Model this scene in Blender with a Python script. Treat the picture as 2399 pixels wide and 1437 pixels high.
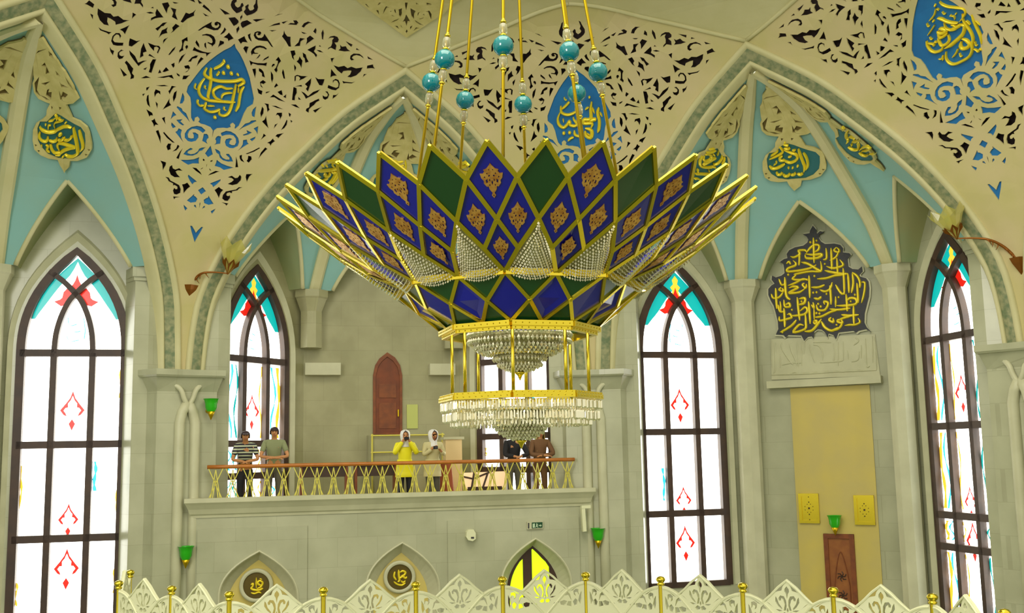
import bpy, math, random
from math import sin, cos, pi, radians, sqrt, atan2, hypot
from mathutils import Vector, Matrix
from mathutils.geometry import delaunay_2d_cdt
from mathutils.bvhtree import BVHTree

for o in list(bpy.data.objects):
    bpy.data.objects.remove(o)
SC = bpy.context.scene
COL = SC.collection
random.seed(7)

# ------------------------------------------------------------ camera, light
S = 13.0          # distance from the viewer to the axis of the hall (m)
EYE = 4.8         # eye height above the hall floor (m)
FOC, PITCH, ROLL, YAW = 2485.742, 0.1382318, -0.0195291, -0.0039654
IW, IH = 2399.0, 1437.0
FWD = Vector((sin(YAW)*cos(PITCH), cos(YAW)*cos(PITCH), sin(PITCH)))
_r = Vector((cos(YAW), -sin(YAW), 0)); _u = _r.cross(FWD)
RGT = _r*cos(ROLL) + _u*sin(ROLL)
UPV = -_r*sin(ROLL) + _u*cos(ROLL)
CAM = Vector((0, 0, EYE))
cd = bpy.data.cameras.new('camera'); cam = bpy.data.objects.new('camera', cd); COL.objects.link(cam)
cd.sensor_width = 36.0; cd.lens = 36.0*FOC/IW; cd.clip_start = 0.1; cd.clip_end = 300
M = Matrix((RGT, UPV, -FWD)).transposed().to_4x4(); M.translation = CAM
cam.matrix_world = M
SC.camera = cam

def ray(px, py):
    return (FWD*FOC + RGT*(px-(IW-1)/2) - UPV*(py-(IH-1)/2)).normalized()

SC.view_settings.view_transform = 'Standard'
SC.view_settings.look = 'None'
SC.view_settings.exposure = 0.68
SC.view_settings.gamma = 1.0
SC.view_settings.use_curve_mapping = False

world = bpy.data.worlds.new('hall_daylight'); SC.world = world; world.use_nodes = True
wn = world.node_tree.nodes; wl = world.node_tree.links
wn.clear()
wo = wn.new('ShaderNodeOutputWorld'); bg = wn.new('ShaderNodeBackground')
tc = wn.new('ShaderNodeTexCoord'); sx = wn.new('ShaderNodeSeparateXYZ'); rp = wn.new('ShaderNodeValToRGB')
wl.new(tc.outputs['Generated'], sx.inputs[0])
mr = wn.new('ShaderNodeMapRange'); mr.inputs[1].default_value = -1; mr.inputs[2].default_value = 1
wl.new(sx.outputs['Z'], mr.inputs[0]); wl.new(mr.outputs[0], rp.inputs[0])
rp.color_ramp.elements[0].position = 0.2; rp.color_ramp.elements[0].color = (0.46, 0.47, 0.38, 1)
rp.color_ramp.elements[1].position = 0.75; rp.color_ramp.elements[1].color = (0.93, 0.90, 0.68, 1)
wl.new(rp.outputs[0], bg.inputs[0]); bg.inputs[1].default_value = 0.80
wl.new(bg.outputs[0], wo.inputs[0])

def area_lamp(name, loc, target, size, power, color):
    l = bpy.data.lights.new(name, 'AREA'); l.shape = 'RECTANGLE'; l.size = size[0]; l.size_y = size[1]
    l.energy = power; l.color = color
    o = bpy.data.objects.new(name, l); COL.objects.link(o); o.location = loc
    o.rotation_euler = (Vector(target)-Vector(loc)).to_track_quat('-Z', 'Y').to_euler()
    return o
# unseen fill lamps: one high above the chandelier, one behind the viewer
area_lamp('dome_fill', (0, S-2, EYE+13), (0, S+4, EYE), (9, 9), 800, (1, 0.96, 0.78))
area_lamp('rear_fill', (-9, -3, EYE+5), (1, S+8, EYE+2), (5, 7), 900, (1, 0.98, 0.93))

# ------------------------------------------------------------ materials
def srgb(r, g, b):
    f = lambda c: ((c/255+0.055)/1.055)**2.4 if c > 10.3 else c/255/12.92
    return (f(r), f(g), f(b), 1)

def mat(name, rgb, rough=0.6, metal=0.0, noise=0.0, scale=3.0, rgb2=None, emit=None, estr=0.0, bump=0.0,
        trans=0.0, spec=0.5, alpha=1.0, detail=4):
    m = bpy.data.materials.new(name); m.use_nodes = True
    nt = m.node_tree; b = nt.nodes['Principled BSDF']
    b.inputs['Roughness'].default_value = rough; b.inputs['Metallic'].default_value = metal
    b.inputs['Base Color'].default_value = srgb(*rgb)
    b.inputs['Transmission Weight'].default_value = trans
    b.inputs['Specular IOR Level'].default_value = spec
    b.inputs['Alpha'].default_value = alpha
    if emit:
        b.inputs['Emission Color'].default_value = srgb(*emit); b.inputs['Emission Strength'].default_value = estr
    if noise or rgb2:
        t = nt.nodes.new('ShaderNodeTexCoord'); n = nt.nodes.new('ShaderNodeTexNoise')
        n.inputs['Scale'].default_value = scale; n.inputs['Detail'].default_value = detail
        nt.links.new(t.outputs['Object'], n.inputs['Vector'])
        r = nt.nodes.new('ShaderNodeValToRGB')
        c1 = rgb; c2 = rgb2 or tuple(max(0, c*(1-noise)) for c in rgb)
        r.color_ramp.elements[0].position = 0.35; r.color_ramp.elements[0].color = srgb(*c2)
        r.color_ramp.elements[1].position = 0.65; r.color_ramp.elements[1].color = srgb(*c1)
        nt.links.new(n.outputs['Fac'], r.inputs[0]); nt.links.new(r.outputs[0], b.inputs['Base Color'])
        if bump:
            bm_ = nt.nodes.new('ShaderNodeBump'); bm_.inputs['Strength'].default_value = bump
            nt.links.new(n.outputs['Fac'], bm_.inputs['Height']); nt.links.new(bm_.outputs[0], b.inputs['Normal'])
    return m

def marble(name, a, b_, rough=0.25):
    """polished stone cladding: big slabs with slightly different tones and thin joints"""
    m = mat(name, a, rough=rough, rgb2=b_, scale=1.3, detail=6)
    nt = m.node_tree; N = nt.nodes; L_ = nt.links; bs = N['Principled BSDF']
    t = N.new('ShaderNodeTexCoord'); sp = N.new('ShaderNodeSeparateXYZ'); L_.new(t.outputs['Object'], sp.inputs[0])
    ad = N.new('ShaderNodeMath'); ad.operation = 'ADD'; L_.new(sp.outputs['X'], ad.inputs[0])
    mu = N.new('ShaderNodeMath'); mu.operation = 'MULTIPLY'; mu.inputs[1].default_value = 0.6
    L_.new(sp.outputs['Y'], mu.inputs[0]); L_.new(mu.outputs[0], ad.inputs[1])
    cb = N.new('ShaderNodeCombineXYZ'); L_.new(ad.outputs[0], cb.inputs[0]); L_.new(sp.outputs['Z'], cb.inputs[1])
    br = N.new('ShaderNodeTexBrick'); L_.new(cb.outputs[0], br.inputs['Vector'])
    br.inputs['Scale'].default_value = 1.0; br.inputs['Brick Width'].default_value = 0.95
    br.inputs['Row Height'].default_value = 0.62; br.inputs['Mortar Size'].default_value = 0.006
    br.inputs['Color1'].default_value = (1, 1, 1, 1); br.inputs['Color2'].default_value = (0.93, 0.94, 0.92, 1)
    br.inputs['Mortar'].default_value = (0.84, 0.84, 0.82, 1)
    mx = N.new('ShaderNodeMix'); mx.data_type = 'RGBA'; mx.blend_type = 'MULTIPLY'; mx.inputs[0].default_value = 1
    src = bs.inputs['Base Color'].links[0].from_socket
    L_.new(src, mx.inputs[6]); L_.new(br.outputs['Color'], mx.inputs[7]); L_.new(mx.outputs[2], bs.inputs['Base Color'])
    return m

M_PLASTER = mat('cream_plaster', (204, 188, 146), 0.7, rgb2=(194, 184, 128), scale=0.9)
M_RIB = mat('pale_rib_plaster', (206, 200, 158), 0.6, rgb2=(198, 192, 146), scale=1.5)
M_VAULT = mat('pale_blue_vault', (138, 186, 186), 0.75, rgb2=(142, 182, 176), scale=0.8)
M_BAND = mat('grey_green_mosaic', (108, 124, 92), 0.6, rgb2=(160, 158, 122), scale=9, detail=8)
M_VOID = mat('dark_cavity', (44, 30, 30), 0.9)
M_BLUE = mat('blue_backing', (22, 112, 180), 0.6, rgb2=(18, 100, 168), scale=2)
M_STUCCO = mat('carved_stucco', (204, 192, 130), 0.65, rgb2=(190, 178, 112), scale=5, bump=0.2)
M_MARBLE = marble('grey_green_marble', (186, 186, 160), (172, 172, 146))
M_MARBLE_SHADE = marble('shaded_olive_marble', (172, 168, 132), (156, 152, 116), 0.35)  # darker marble copy with the balcony bay's shade put into its colour
M_STONE = mat('pale_dressed_stone', (200, 198, 168), 0.45, rgb2=(188, 186, 156), scale=2)
M_YELLOW = mat('yellow_stone', (210, 190, 104), 0.3, rgb2=(202, 184, 112), scale=1.5)
M_GOLD = mat('polished_gold', (232, 208, 66), 0.22, 1.0)
M_GOLDD = mat('satin_gold', (214, 180, 40), 0.4, 1.0)
M_BALU = mat('pale_gold_paint', (210, 200, 88), 0.4, 0.25)
M_GILT = mat('gilded_letters', (240, 216, 48), 0.3, 0.35)
M_GLASSB = mat('cobalt_glass', (14, 18, 150), 0.16, spec=0.6)
M_GLASSG = mat('dark_green_glass', (20, 66, 32), 0.16, spec=0.6)
M_FRAME = mat('dark_bronze_frame', (70, 48, 36), 0.5, rgb2=(58, 40, 34), scale=4)
M_WOOD = mat('reddish_wood', (134, 70, 28), 0.45, rgb2=(112, 56, 26), scale=6)
M_RAIL = mat('oiled_handrail', (186, 112, 36), 0.4, rgb2=(168, 98, 32), scale=4)
M_FLOOR = mat('floor_carpet', (120, 130, 90), 0.9, rgb2=(110, 118, 80), scale=2)
M_LACE = mat('white_painted_screen', (224, 224, 188), 0.45)
M_PANE = mat('bright_window_pane', (250, 250, 240), 0.3, emit=(255, 255, 246), estr=3.2)
M_PTEAL = mat('teal_stained_glass', (20, 150, 150), 0.3, emit=(0, 178, 172), estr=0.55)
M_PCYAN = mat('cyan_stained_glass', (60, 180, 220), 0.3, emit=(50, 200, 225), estr=0.7)
M_PRED = mat('red_stained_glass', (200, 30, 20), 0.3, emit=(220, 34, 20), estr=0.55)
M_PYEL = mat('amber_stained_glass', (230, 180, 40), 0.3, emit=(248, 200, 60), estr=0.65)
M_PLIM = mat('lime_glass_lit', (200, 240, 30), 0.3, emit=(205, 245, 20), estr=0.6)
M_BALL = mat('teal_glass_ball', (0, 136, 142), 0.05, spec=0.9, trans=0.2)
M_CLEAR = mat('clear_glass', (225, 225, 190), 0.05, trans=0.75, spec=0.8)
M_CRYS = mat('cut_crystal', (240, 236, 214), 0.08, metal=0.55)
M_CRYSD = mat('crystal_backing', (168, 164, 118), 0.25, metal=0.3, rgb2=(130, 124, 90), scale=9)
M_GREENG = mat('green_glass_shade', (40, 176, 24), 0.25, spec=0.7)
M_NAVY = mat('dark_navy_panel', (40, 46, 58), 0.55, rgb2=(56, 52, 58), scale=20)
M_OVAL = mat('teal_medallion_ground', (38, 104, 112), 0.6)

# ------------------------------------------------------------ object helpers
def tag(o, label=None, cat=None, group=None, kind=None):
    if label: o['label'] = label
    if cat: o['category'] = cat
    if group: o['group'] = group
    if kind: o['kind'] = kind
    return o

def empty(name, loc, label=None, cat=None, group=None, kind=None):
    o = bpy.data.objects.new(name, None); COL.objects.link(o); o.location = loc
    o.empty_display_size = 0.2
    return tag(o, label, cat, group, kind)

def mesh_obj(name, vs, fs, material, parent=None, smooth=False, kind=None):
    me = bpy.data.meshes.new(name)
    base = parent_loc(parent)
    me.from_pydata([tuple(Vector(v)-base) for v in vs], [], fs)
    me.validate(); me.update()
    if smooth:
        for p in me.polygons: p.use_smooth = True
    me.materials.append(material)
    o = bpy.data.objects.new(name, me); COL.objects.link(o)
    if parent: o.parent = parent
    if kind: o['kind'] = kind
    return o

def parent_loc(p):
    v = Vector((0, 0, 0))
    while p is not None:
        v += p.location; p = p.parent
    return v

class MB:
    """collects shapes (world coordinates) for ONE mesh"""
    def __init__(s): s.v = []; s.f = []
    def add(s, vs, fs):
        k = len(s.v); s.v += [Vector(v) for v in vs]; s.f += [tuple(i+k for i in f) for f in fs]; return s
    def grid(s, rows, closed=False):
        k = len(s.v); n = len(rows[0])
        for r in rows: s.v += [Vector(p) for p in r]
        for i in range(len(rows)-1):
            for j in range(n if closed else n-1):
                a = k+i*n+j; b = k+i*n+(j+1) % n
                s.f.append((a, b, b+n, a+n))
        return s
    def box(s, c, ax, ay, az):
        """centre c and three half-axis vectors"""
        c, ax, ay, az = map(Vector, (c, ax, ay, az))
        vs = [c+ax*i+ay*j+az*k for i in (-1, 1) for j in (-1, 1) for k in (-1, 1)]
        return s.add(vs, [(0, 1, 3, 2), (4, 6, 7, 5), (0, 4, 5, 1), (2, 3, 7, 6), (0, 2, 6, 4), (1, 5, 7, 3)])
    def bar(s, a, b, w, t, up=Vector((0, 0, 1))):
        a, b = Vector(a), Vector(b); d = (b-a)
        if d.length < 1e-6: return s
        x = d.normalized(); y = up.cross(x)
        if y.length < 1e-4: y = Vector((1, 0, 0)).cross(x)
        y.normalize(); z = x.cross(y)
        return s.box((a+b)/2, d/2, y*w/2, z*t/2)
    def tube(s, pts, r, n=8, cap=True):
        pts = [Vector(p) for p in pts]; m = len(pts)
        rr = r if isinstance(r, (list, tuple)) else [r]*m
        k = len(s.v); ref = None
        for i, p in enumerate(pts):
            t = (pts[min(i+1, m-1)]-pts[max(i-1, 0)]).normalized()
            if ref is None:
                ref = Vector((0, 0, 1)) if abs(t.z) < 0.9 else Vector((1, 0, 0))
            x = (ref - t*ref.dot(t)).normalized(); y = t.cross(x); ref = x
            for j in range(n):
                a = 2*pi*j/n; s.v.append(p+(x*cos(a)+y*sin(a))*rr[i])
        for i in range(m-1):
            for j in range(n):
                a = k+i*n+j; b = k+i*n+(j+1) % n; s.f.append((a, b, b+n, a+n))
        if cap:
            s.f.append(tuple(k+j for j in reversed(range(n)))); s.f.append(tuple(k+(m-1)*n+j for j in range(n)))
        return s
    def lathe(s, c, prof, n=16, ax=Vector((0, 0, 1)), cap=True):
        """prof: list of (radius, height along ax)"""
        c = Vector(c); ax = Vector(ax).normalized()
        x = ax.orthogonal().normalized(); y = ax.cross(x)
        if abs(ax.z) > 0.99: x = Vector((1, 0, 0)); y = Vector((0, 1, 0))
        k = len(s.v)
        for (r, h) in prof:
            for j in range(n):
                a = 2*pi*j/n; s.v.append(c+ax*h+(x*cos(a)+y*sin(a))*max(r, 1e-4))
        for i in range(len(prof)-1):
            for j in range(n):
                a = k+i*n+j; b = k+i*n+(j+1) % n; s.f.append((a, b, b+n, a+n))
        if cap: s.f.append(tuple(k+j for j in reversed(range(n)))); s.f.append(tuple(k+(len(prof)-1)*n+j for j in range(n)))
        return s
    def ball(s, c, r, n=12, m=8, sc=(1, 1, 1)):
        c = Vector(c); k = len(s.v)
        for i in range(1, m):
            th_ = pi*i/m
            for j in range(n):
                a = 2*pi*j/n
                s.v.append(c+Vector((sin(th_)*cos(a)*sc[0], sin(th_)*sin(a)*sc[1], cos(th_)*sc[2]))*r)
        s.v.append(c+Vector((0, 0, r*sc[2]))); s.v.append(c-Vector((0, 0, r*sc[2])))
        t = k+(m-1)*n
        for i in range(m-2):
            for j in range(n):
                a = k+i*n+j; b = k+i*n+(j+1) % n; s.f.append((a, a+n, b+n, b))
        for j in range(n):
            s.f.append((t, k+j, k+(j+1) % n)); s.f.append((t+1, k+(m-2)*n+(j+1) % n, k+(m-2)*n+j))
        return s
    def prism(s, base, top):
        n = len(base); k = len(s.v); s.v += [Vector(p) for p in base]+[Vector(p) for p in top]
        for j in range(n): s.f.append((k+j, k+(j+1) % n, k+n+(j+1) % n, k+n+j))
        s.f.append(tuple(k+j for j in reversed(range(n)))); s.f.append(tuple(k+n+j for j in range(n)))
        return s
    def build(s, name, material, parent=None, smooth=False, kind=None):
        return mesh_obj(name, s.v, s.f, material, parent, smooth, kind)

def inpoly(x, y, P):
    c = False; j = len(P)-1
    for i in range(len(P)):
        xi, yi = P[i]; xj, yj = P[j]
        if (yi > y) != (yj > y) and x < (xj-xi)*(y-yi)/(yj-yi)+xi: c = not c
        j = i
    return c

def cut_sheet(outline, holes, step):
    """2D triangulation of an outline minus holes; returns points, triangles"""
    vs = []; es = []
    def ring(P, dens):
        k = len(vs); out = []
        for i in range(len(P)):
            a = P[i]; b = P[(i+1) % len(P)]; n = max(1, int(hypot(b[0]-a[0], b[1]-a[1])/dens)) if dens else 1
            for q in range(n): out.append((a[0]+(b[0]-a[0])*q/n, a[1]+(b[1]-a[1])*q/n))
        vs.extend(out)
        for i in range(len(out)): es.append((k+i, k+(i+1) % len(out)))
    ring(outline, step)
    for h in holes: ring(h, 0)
    xs = [p[0] for p in outline]; ys = [p[1] for p in outline]
    if step:
        y = min(ys)+step/2
        while y < max(ys):
            x = min(xs)+step/2
            while x < max(xs):
                if inpoly(x, y, outline): vs.append((x, y))
                x += step
            y += step
    r = delaunay_2d_cdt([Vector(v) for v in vs], es, [], 0, 1e-5)
    V = [(v.x, v.y) for v in r[0]]; T = []
    bb = [(min(p[0] for p in h), max(p[0] for p in h), min(p[1] for p in h), max(p[1] for p in h)) for h in holes]
    for f in r[2]:
        cx = sum(V[i][0] for i in f)/len(f); cy = sum(V[i][1] for i in f)/len(f)
        if not inpoly(cx, cy, outline): continue
        if any(b[0] <= cx <= b[1] and b[2] <= cy <= b[3] and inpoly(cx, cy, h) for b, h in zip(bb, holes)): continue
        T.append(tuple(f))
    used = sorted({i for f in T for i in f}); mp = {a: b for b, a in enumerate(used)}
    return [V[i] for i in used], [tuple(mp[i] for i in f) for f in T]

def solid_sheet(name, sheet, fmap, thick, material, parent=None, kind=None, mb=None):
    """fmap(x, y, d) -> world point, d = depth behind the front face"""
    P, T = sheet; n = len(P)
    vs = [fmap(x, y, 0) for x, y in P]+[fmap(x, y, thick) for x, y in P]
    cnt = {}
    for f in T:
        for i in range(len(f)):
            a, b = f[i], f[(i+1) % len(f)]
            k = (min(a, b), max(a, b)); cnt.setdefault(k, []).append((a, b))
    fs = list(T)+[tuple(i+n for i in reversed(f)) for f in T]
    for k, l in cnt.items():
        if len(l) == 1:
            a, b = l[0]; fs.append((b, a, a+n, b+n))
    if mb is not None:
        mb.add(vs, fs); return mb
    return mesh_obj(name, vs, fs, material, parent, kind=kind)

def smooth_line(pts, k=4):
    if len(pts) < 3: return list(pts)
    out = []
    P = [pts[0]]+list(pts)+[pts[-1]]
    for i in range(1, len(P)-2):
        for q in range(k):
            t = q/k; a, b, c_, d = P[i-1], P[i], P[i+1], P[i+2]
            out.append(tuple(0.5*((2*b[j])+(-a[j]+c_[j])*t+(2*a[j]-5*b[j]+4*c_[j]-d[j])*t*t+(-a[j]+3*b[j]-3*c_[j]+d[j])*t**3) for j in range(len(a))))
    out.append(tuple(pts[-1])); return out
# ------------------------------------------------------------ plan of the hall (an octagon)
RHO, TH = 0.92374, 0.1481328
HC, HA, RA, HU, RU, HB = 0.14578, 0.62589, 0.73675, 0.72108, 0.64128, -0.06073
HP = 0.3136                       # top of the pilasters inside the bays
APO = RHO*cos(pi/8); LEAN = APO-RA
PX, PN = 0.1333, 0.1894           # pilaster of a bay (lateral, outward)
QX, QN = 0.285, 0.0291            # front jamb of a bay
FLOORZ = -EYE/S

def dirv(k, half=0):
    a = TH+radians(45*(k-2)+half); return Vector((sin(a), cos(a), 0))
CEN = Vector((0, 1, 0))
def VERT(k): return CEN+dirv(k)*RHO
def bayframe(i):
    a, b = VERT(i), VERT(i+1); return (a+b)/2, (b-a).normalized(), dirv(i, 22.5)
BF = {i: bayframe(i) for i in range(-1, 5)}
def W(i, s, n, z):
    m, e, o = BF[i]; p = m+e*s+o*n
    return Vector((p.x*S, p.y*S, z*S+EYE))

# --- the great pointed arch of every bay, in bay coordinates (s, n, z), right half
_zn = [HC+(HA-HC)*k/8 for k in range(9)]
_sn = [0.3352, 0.3302, 0.3193, 0.2936, 0.2578, 0.2123, 0.1555, 0.0916, 0.004]
def _lerp(xs, ys, x):
    if x <= xs[0]: return ys[0]+(ys[1]-ys[0])*(x-xs[0])/(xs[1]-xs[0])
    for i in range(len(xs)-1):
        if x <= xs[i+1] or i == len(xs)-2:
            return ys[i]+(ys[i+1]-ys[i])*(x-xs[i])/(xs[i+1]-xs[i])
def arch_c():
    pts = []
    base = [( _sn[k], _zn[k]) for k in range(9)]
    sm = smooth_line(base, 5)
    sm.append((sm[-1][0]+(sm[-1][0]-sm[-2][0])*3, sm[-1][1]+(sm[-1][1]-sm[-2][1])*3))
    for s, z in sm:
        u = max(0, (z-HC)/(HA-HC)); pts.append(Vector((s, -((LEAN+0.007)*u**1.81-0.007), z)))
    return pts
ARC = arch_c()
def arch_edge(a, b, N=30, z0=None):
    """edge of the arch band: a = distance away from the opening, b = towards the hall"""
    out = []
    for i, p in enumerate(ARC):
        t = (ARC[min(i+1, len(ARC)-1)]-ARC[max(i-1, 0)]).normalized()
        H = Vector((0, -1, 0)); H = (H-t*H.dot(t)).normalized()
        U = t.cross(H)
        if U.x*1+U.z*0.5 < 0: U = -U
        out.append(p+U*a+H*b)
    # cut at the middle of the bay
    res = [out[0]]
    for i in range(1, len(out)):
        if out[i].x <= 0:
            f = out[i-1].x/(out[i-1].x-out[i].x); res.append(out[i-1].lerp(out[i], f)); break
        res.append(out[i])
    else:
        d = res[-1]-res[-2]
        if d.x < 0: res.append(res[-1]+d*(res[-1].x/-d.x))
    if z0 is not None:
        k = [q for q in res if q.z > z0]; st = at_z(res, z0); res = [st]+k
    # resample
    L_ = [0]
    for i in range(1, len(res)): L_.append(L_[-1]+(res[i]-res[i-1]).length)
    o2 = []
    for k in range(N+1):
        d = L_[-1]*k/N; j = 0
        while j < len(res)-2 and L_[j+1] < d: j += 1
        o2.append(res[j].lerp(res[j+1], (d-L_[j])/(L_[j+1]-L_[j]+1e-9)))
    return o2
def at_z(poly, z):
    for i in range(len(poly)-1):
        if poly[i].z <= z <= poly[i+1].z or i == len(poly)-2 or (i == 0 and z < poly[0].z):
            if poly[i+1].z == poly[i].z: continue
            return poly[i].lerp(poly[i+1], (z-poly[i].z)/(poly[i+1].z-poly[i].z))

def bay_rows(i, sg, polys):
    return [[W(i, sg*p.x, p.y, p.z) for p in poly] for poly in polys]

trim_no = [0]
def trim():
    trim_no[0] += 1; return 'trim_%d' % trim_no[0]
BAYS = [0, 1, 2, 3]
for i in BAYS:
    A = MB(); B = MB(); D = MB()
    for sg in (-1, 1):
        A.grid(bay_rows(i, sg, [arch_edge(a, b) for a, b in ((0.019, -0.006), (0.0165, 0.003), (0.0135, 0.005), (0.010, 0.0045), (0.008, 0.002), (0.0065, -0.002))]))
        B.grid(bay_rows(i, sg, [arch_edge(a, b) for a, b in ((0.008, 0.0), (-0.007, -0.012))]))
        D.grid(bay_rows(i, sg, [arch_edge(a, b) for a, b in ((-0.0065, -0.014), (-0.0072, -0.009), (-0.010, -0.008), (-0.013, -0.010), (-0.0145, -0.022), (-0.016, -0.030))]))
    A.build(trim(), M_RIB, smooth=True, kind='structure')
    B.build(trim(), M_BAND, kind='structure')
    D.build(trim(), M_RIB, smooth=True, kind='structure')

# --- pendentives: curved faces between two neighbouring arches, generators are horizontal
OUT = arch_edge(0.017, 0.0, 40)
def pend_rw(z):
    """radius from the axis and half-width of the pendentive at height z"""
    if z <= OUT[-1].z:
        p = at_z(OUT, z)
        # right half of bay k-1 seen from vertex k
        m, e, o = BF[1]; q = m+e*p.x+o*p.y-CEN; d = dirv(2); lat = Vector((d.y, -d.x, 0))
        return q.dot(d), abs(q.dot(lat))
    zt = OUT[-1].z; r0, w0 = pend_rw(zt)
    return r0+(RU-r0)*(z-zt)/(HU-zt), None
ZT = OUT[-1].z; WT = pend_rw(ZT)[1]
def upper_w(z):
    """half-width under the upper pointed arch"""
    h = (z-ZT)/(HU-ZT)
    return WT*max(0, 1-h)**(1/1.5)
_bz = [HC, 0.35, 0.43, 0.5, 0.57, 0.62, 0.66, 0.70, HU, 1.0]; _br = [0, 0, 0.011, 0.019, 0.034, 0.044, 0.044, 0.028, 0, 0]
def pend_r(x, z):
    """radius at lateral x: the face is hollow between the two arches"""
    r, w = pend_rw(z)
    if w is None: w = WT
    q = max(0.0, 1-(x/max(w, 0.02))**2)
    return r+_lerp(_bz, _br, min(z, 1.0))*q
def pend_pt(k, x, z, depth=0.0):
    r = pend_r(x, z); d = dirv(k); lat = Vector((d.y, -d.x, 0))
    p = CEN+d*r+lat*x
    if depth:
        r2 = pend_r(x, z+0.002); sl = (r2-r)/0.002
        nrm = (d+Vector((0, 0, -sl))).normalized(); p = p+nrm*depth
        return Vector((p.x*S, p.y*S, (p.z+z)*S+EYE))
    return Vector((p.x*S, p.y*S, z*S+EYE))
def pend_hit(k, px, py):
    rd = ray(px, py); d = dirv(k); lat = Vector((d.y, -d.x, 0))
    lo, hi = 0.8, 2.6
    for _ in range(45):
        t = (lo+hi)/2; q = rd*t; r = pend_r((Vector((q.x, q.y, 0))-CEN).dot(lat), min(q.z, HU+0.1))
        if (Vector((q.x, q.y, 0))-CEN).dot(d) > r: hi = t
        else: lo = t
    q = rd*lo; return (Vector((q.x, q.y, 0))-CEN).dot(lat), q.z
# outline in (x, z)
zs = [HC+(ZT-HC)*k/28 for k in range(29)]
zu = [ZT+(HU-ZT)*(1-(1-k/10)**1.6) for k in range(1, 10)]
right = [(pend_rw(z)[1], z) for z in zs]+[(upper_w(z), z) for z in zu]
PEND_OUT = right+[(0, HU)]+[(-x, z) for x, z in reversed(right)]
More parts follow.
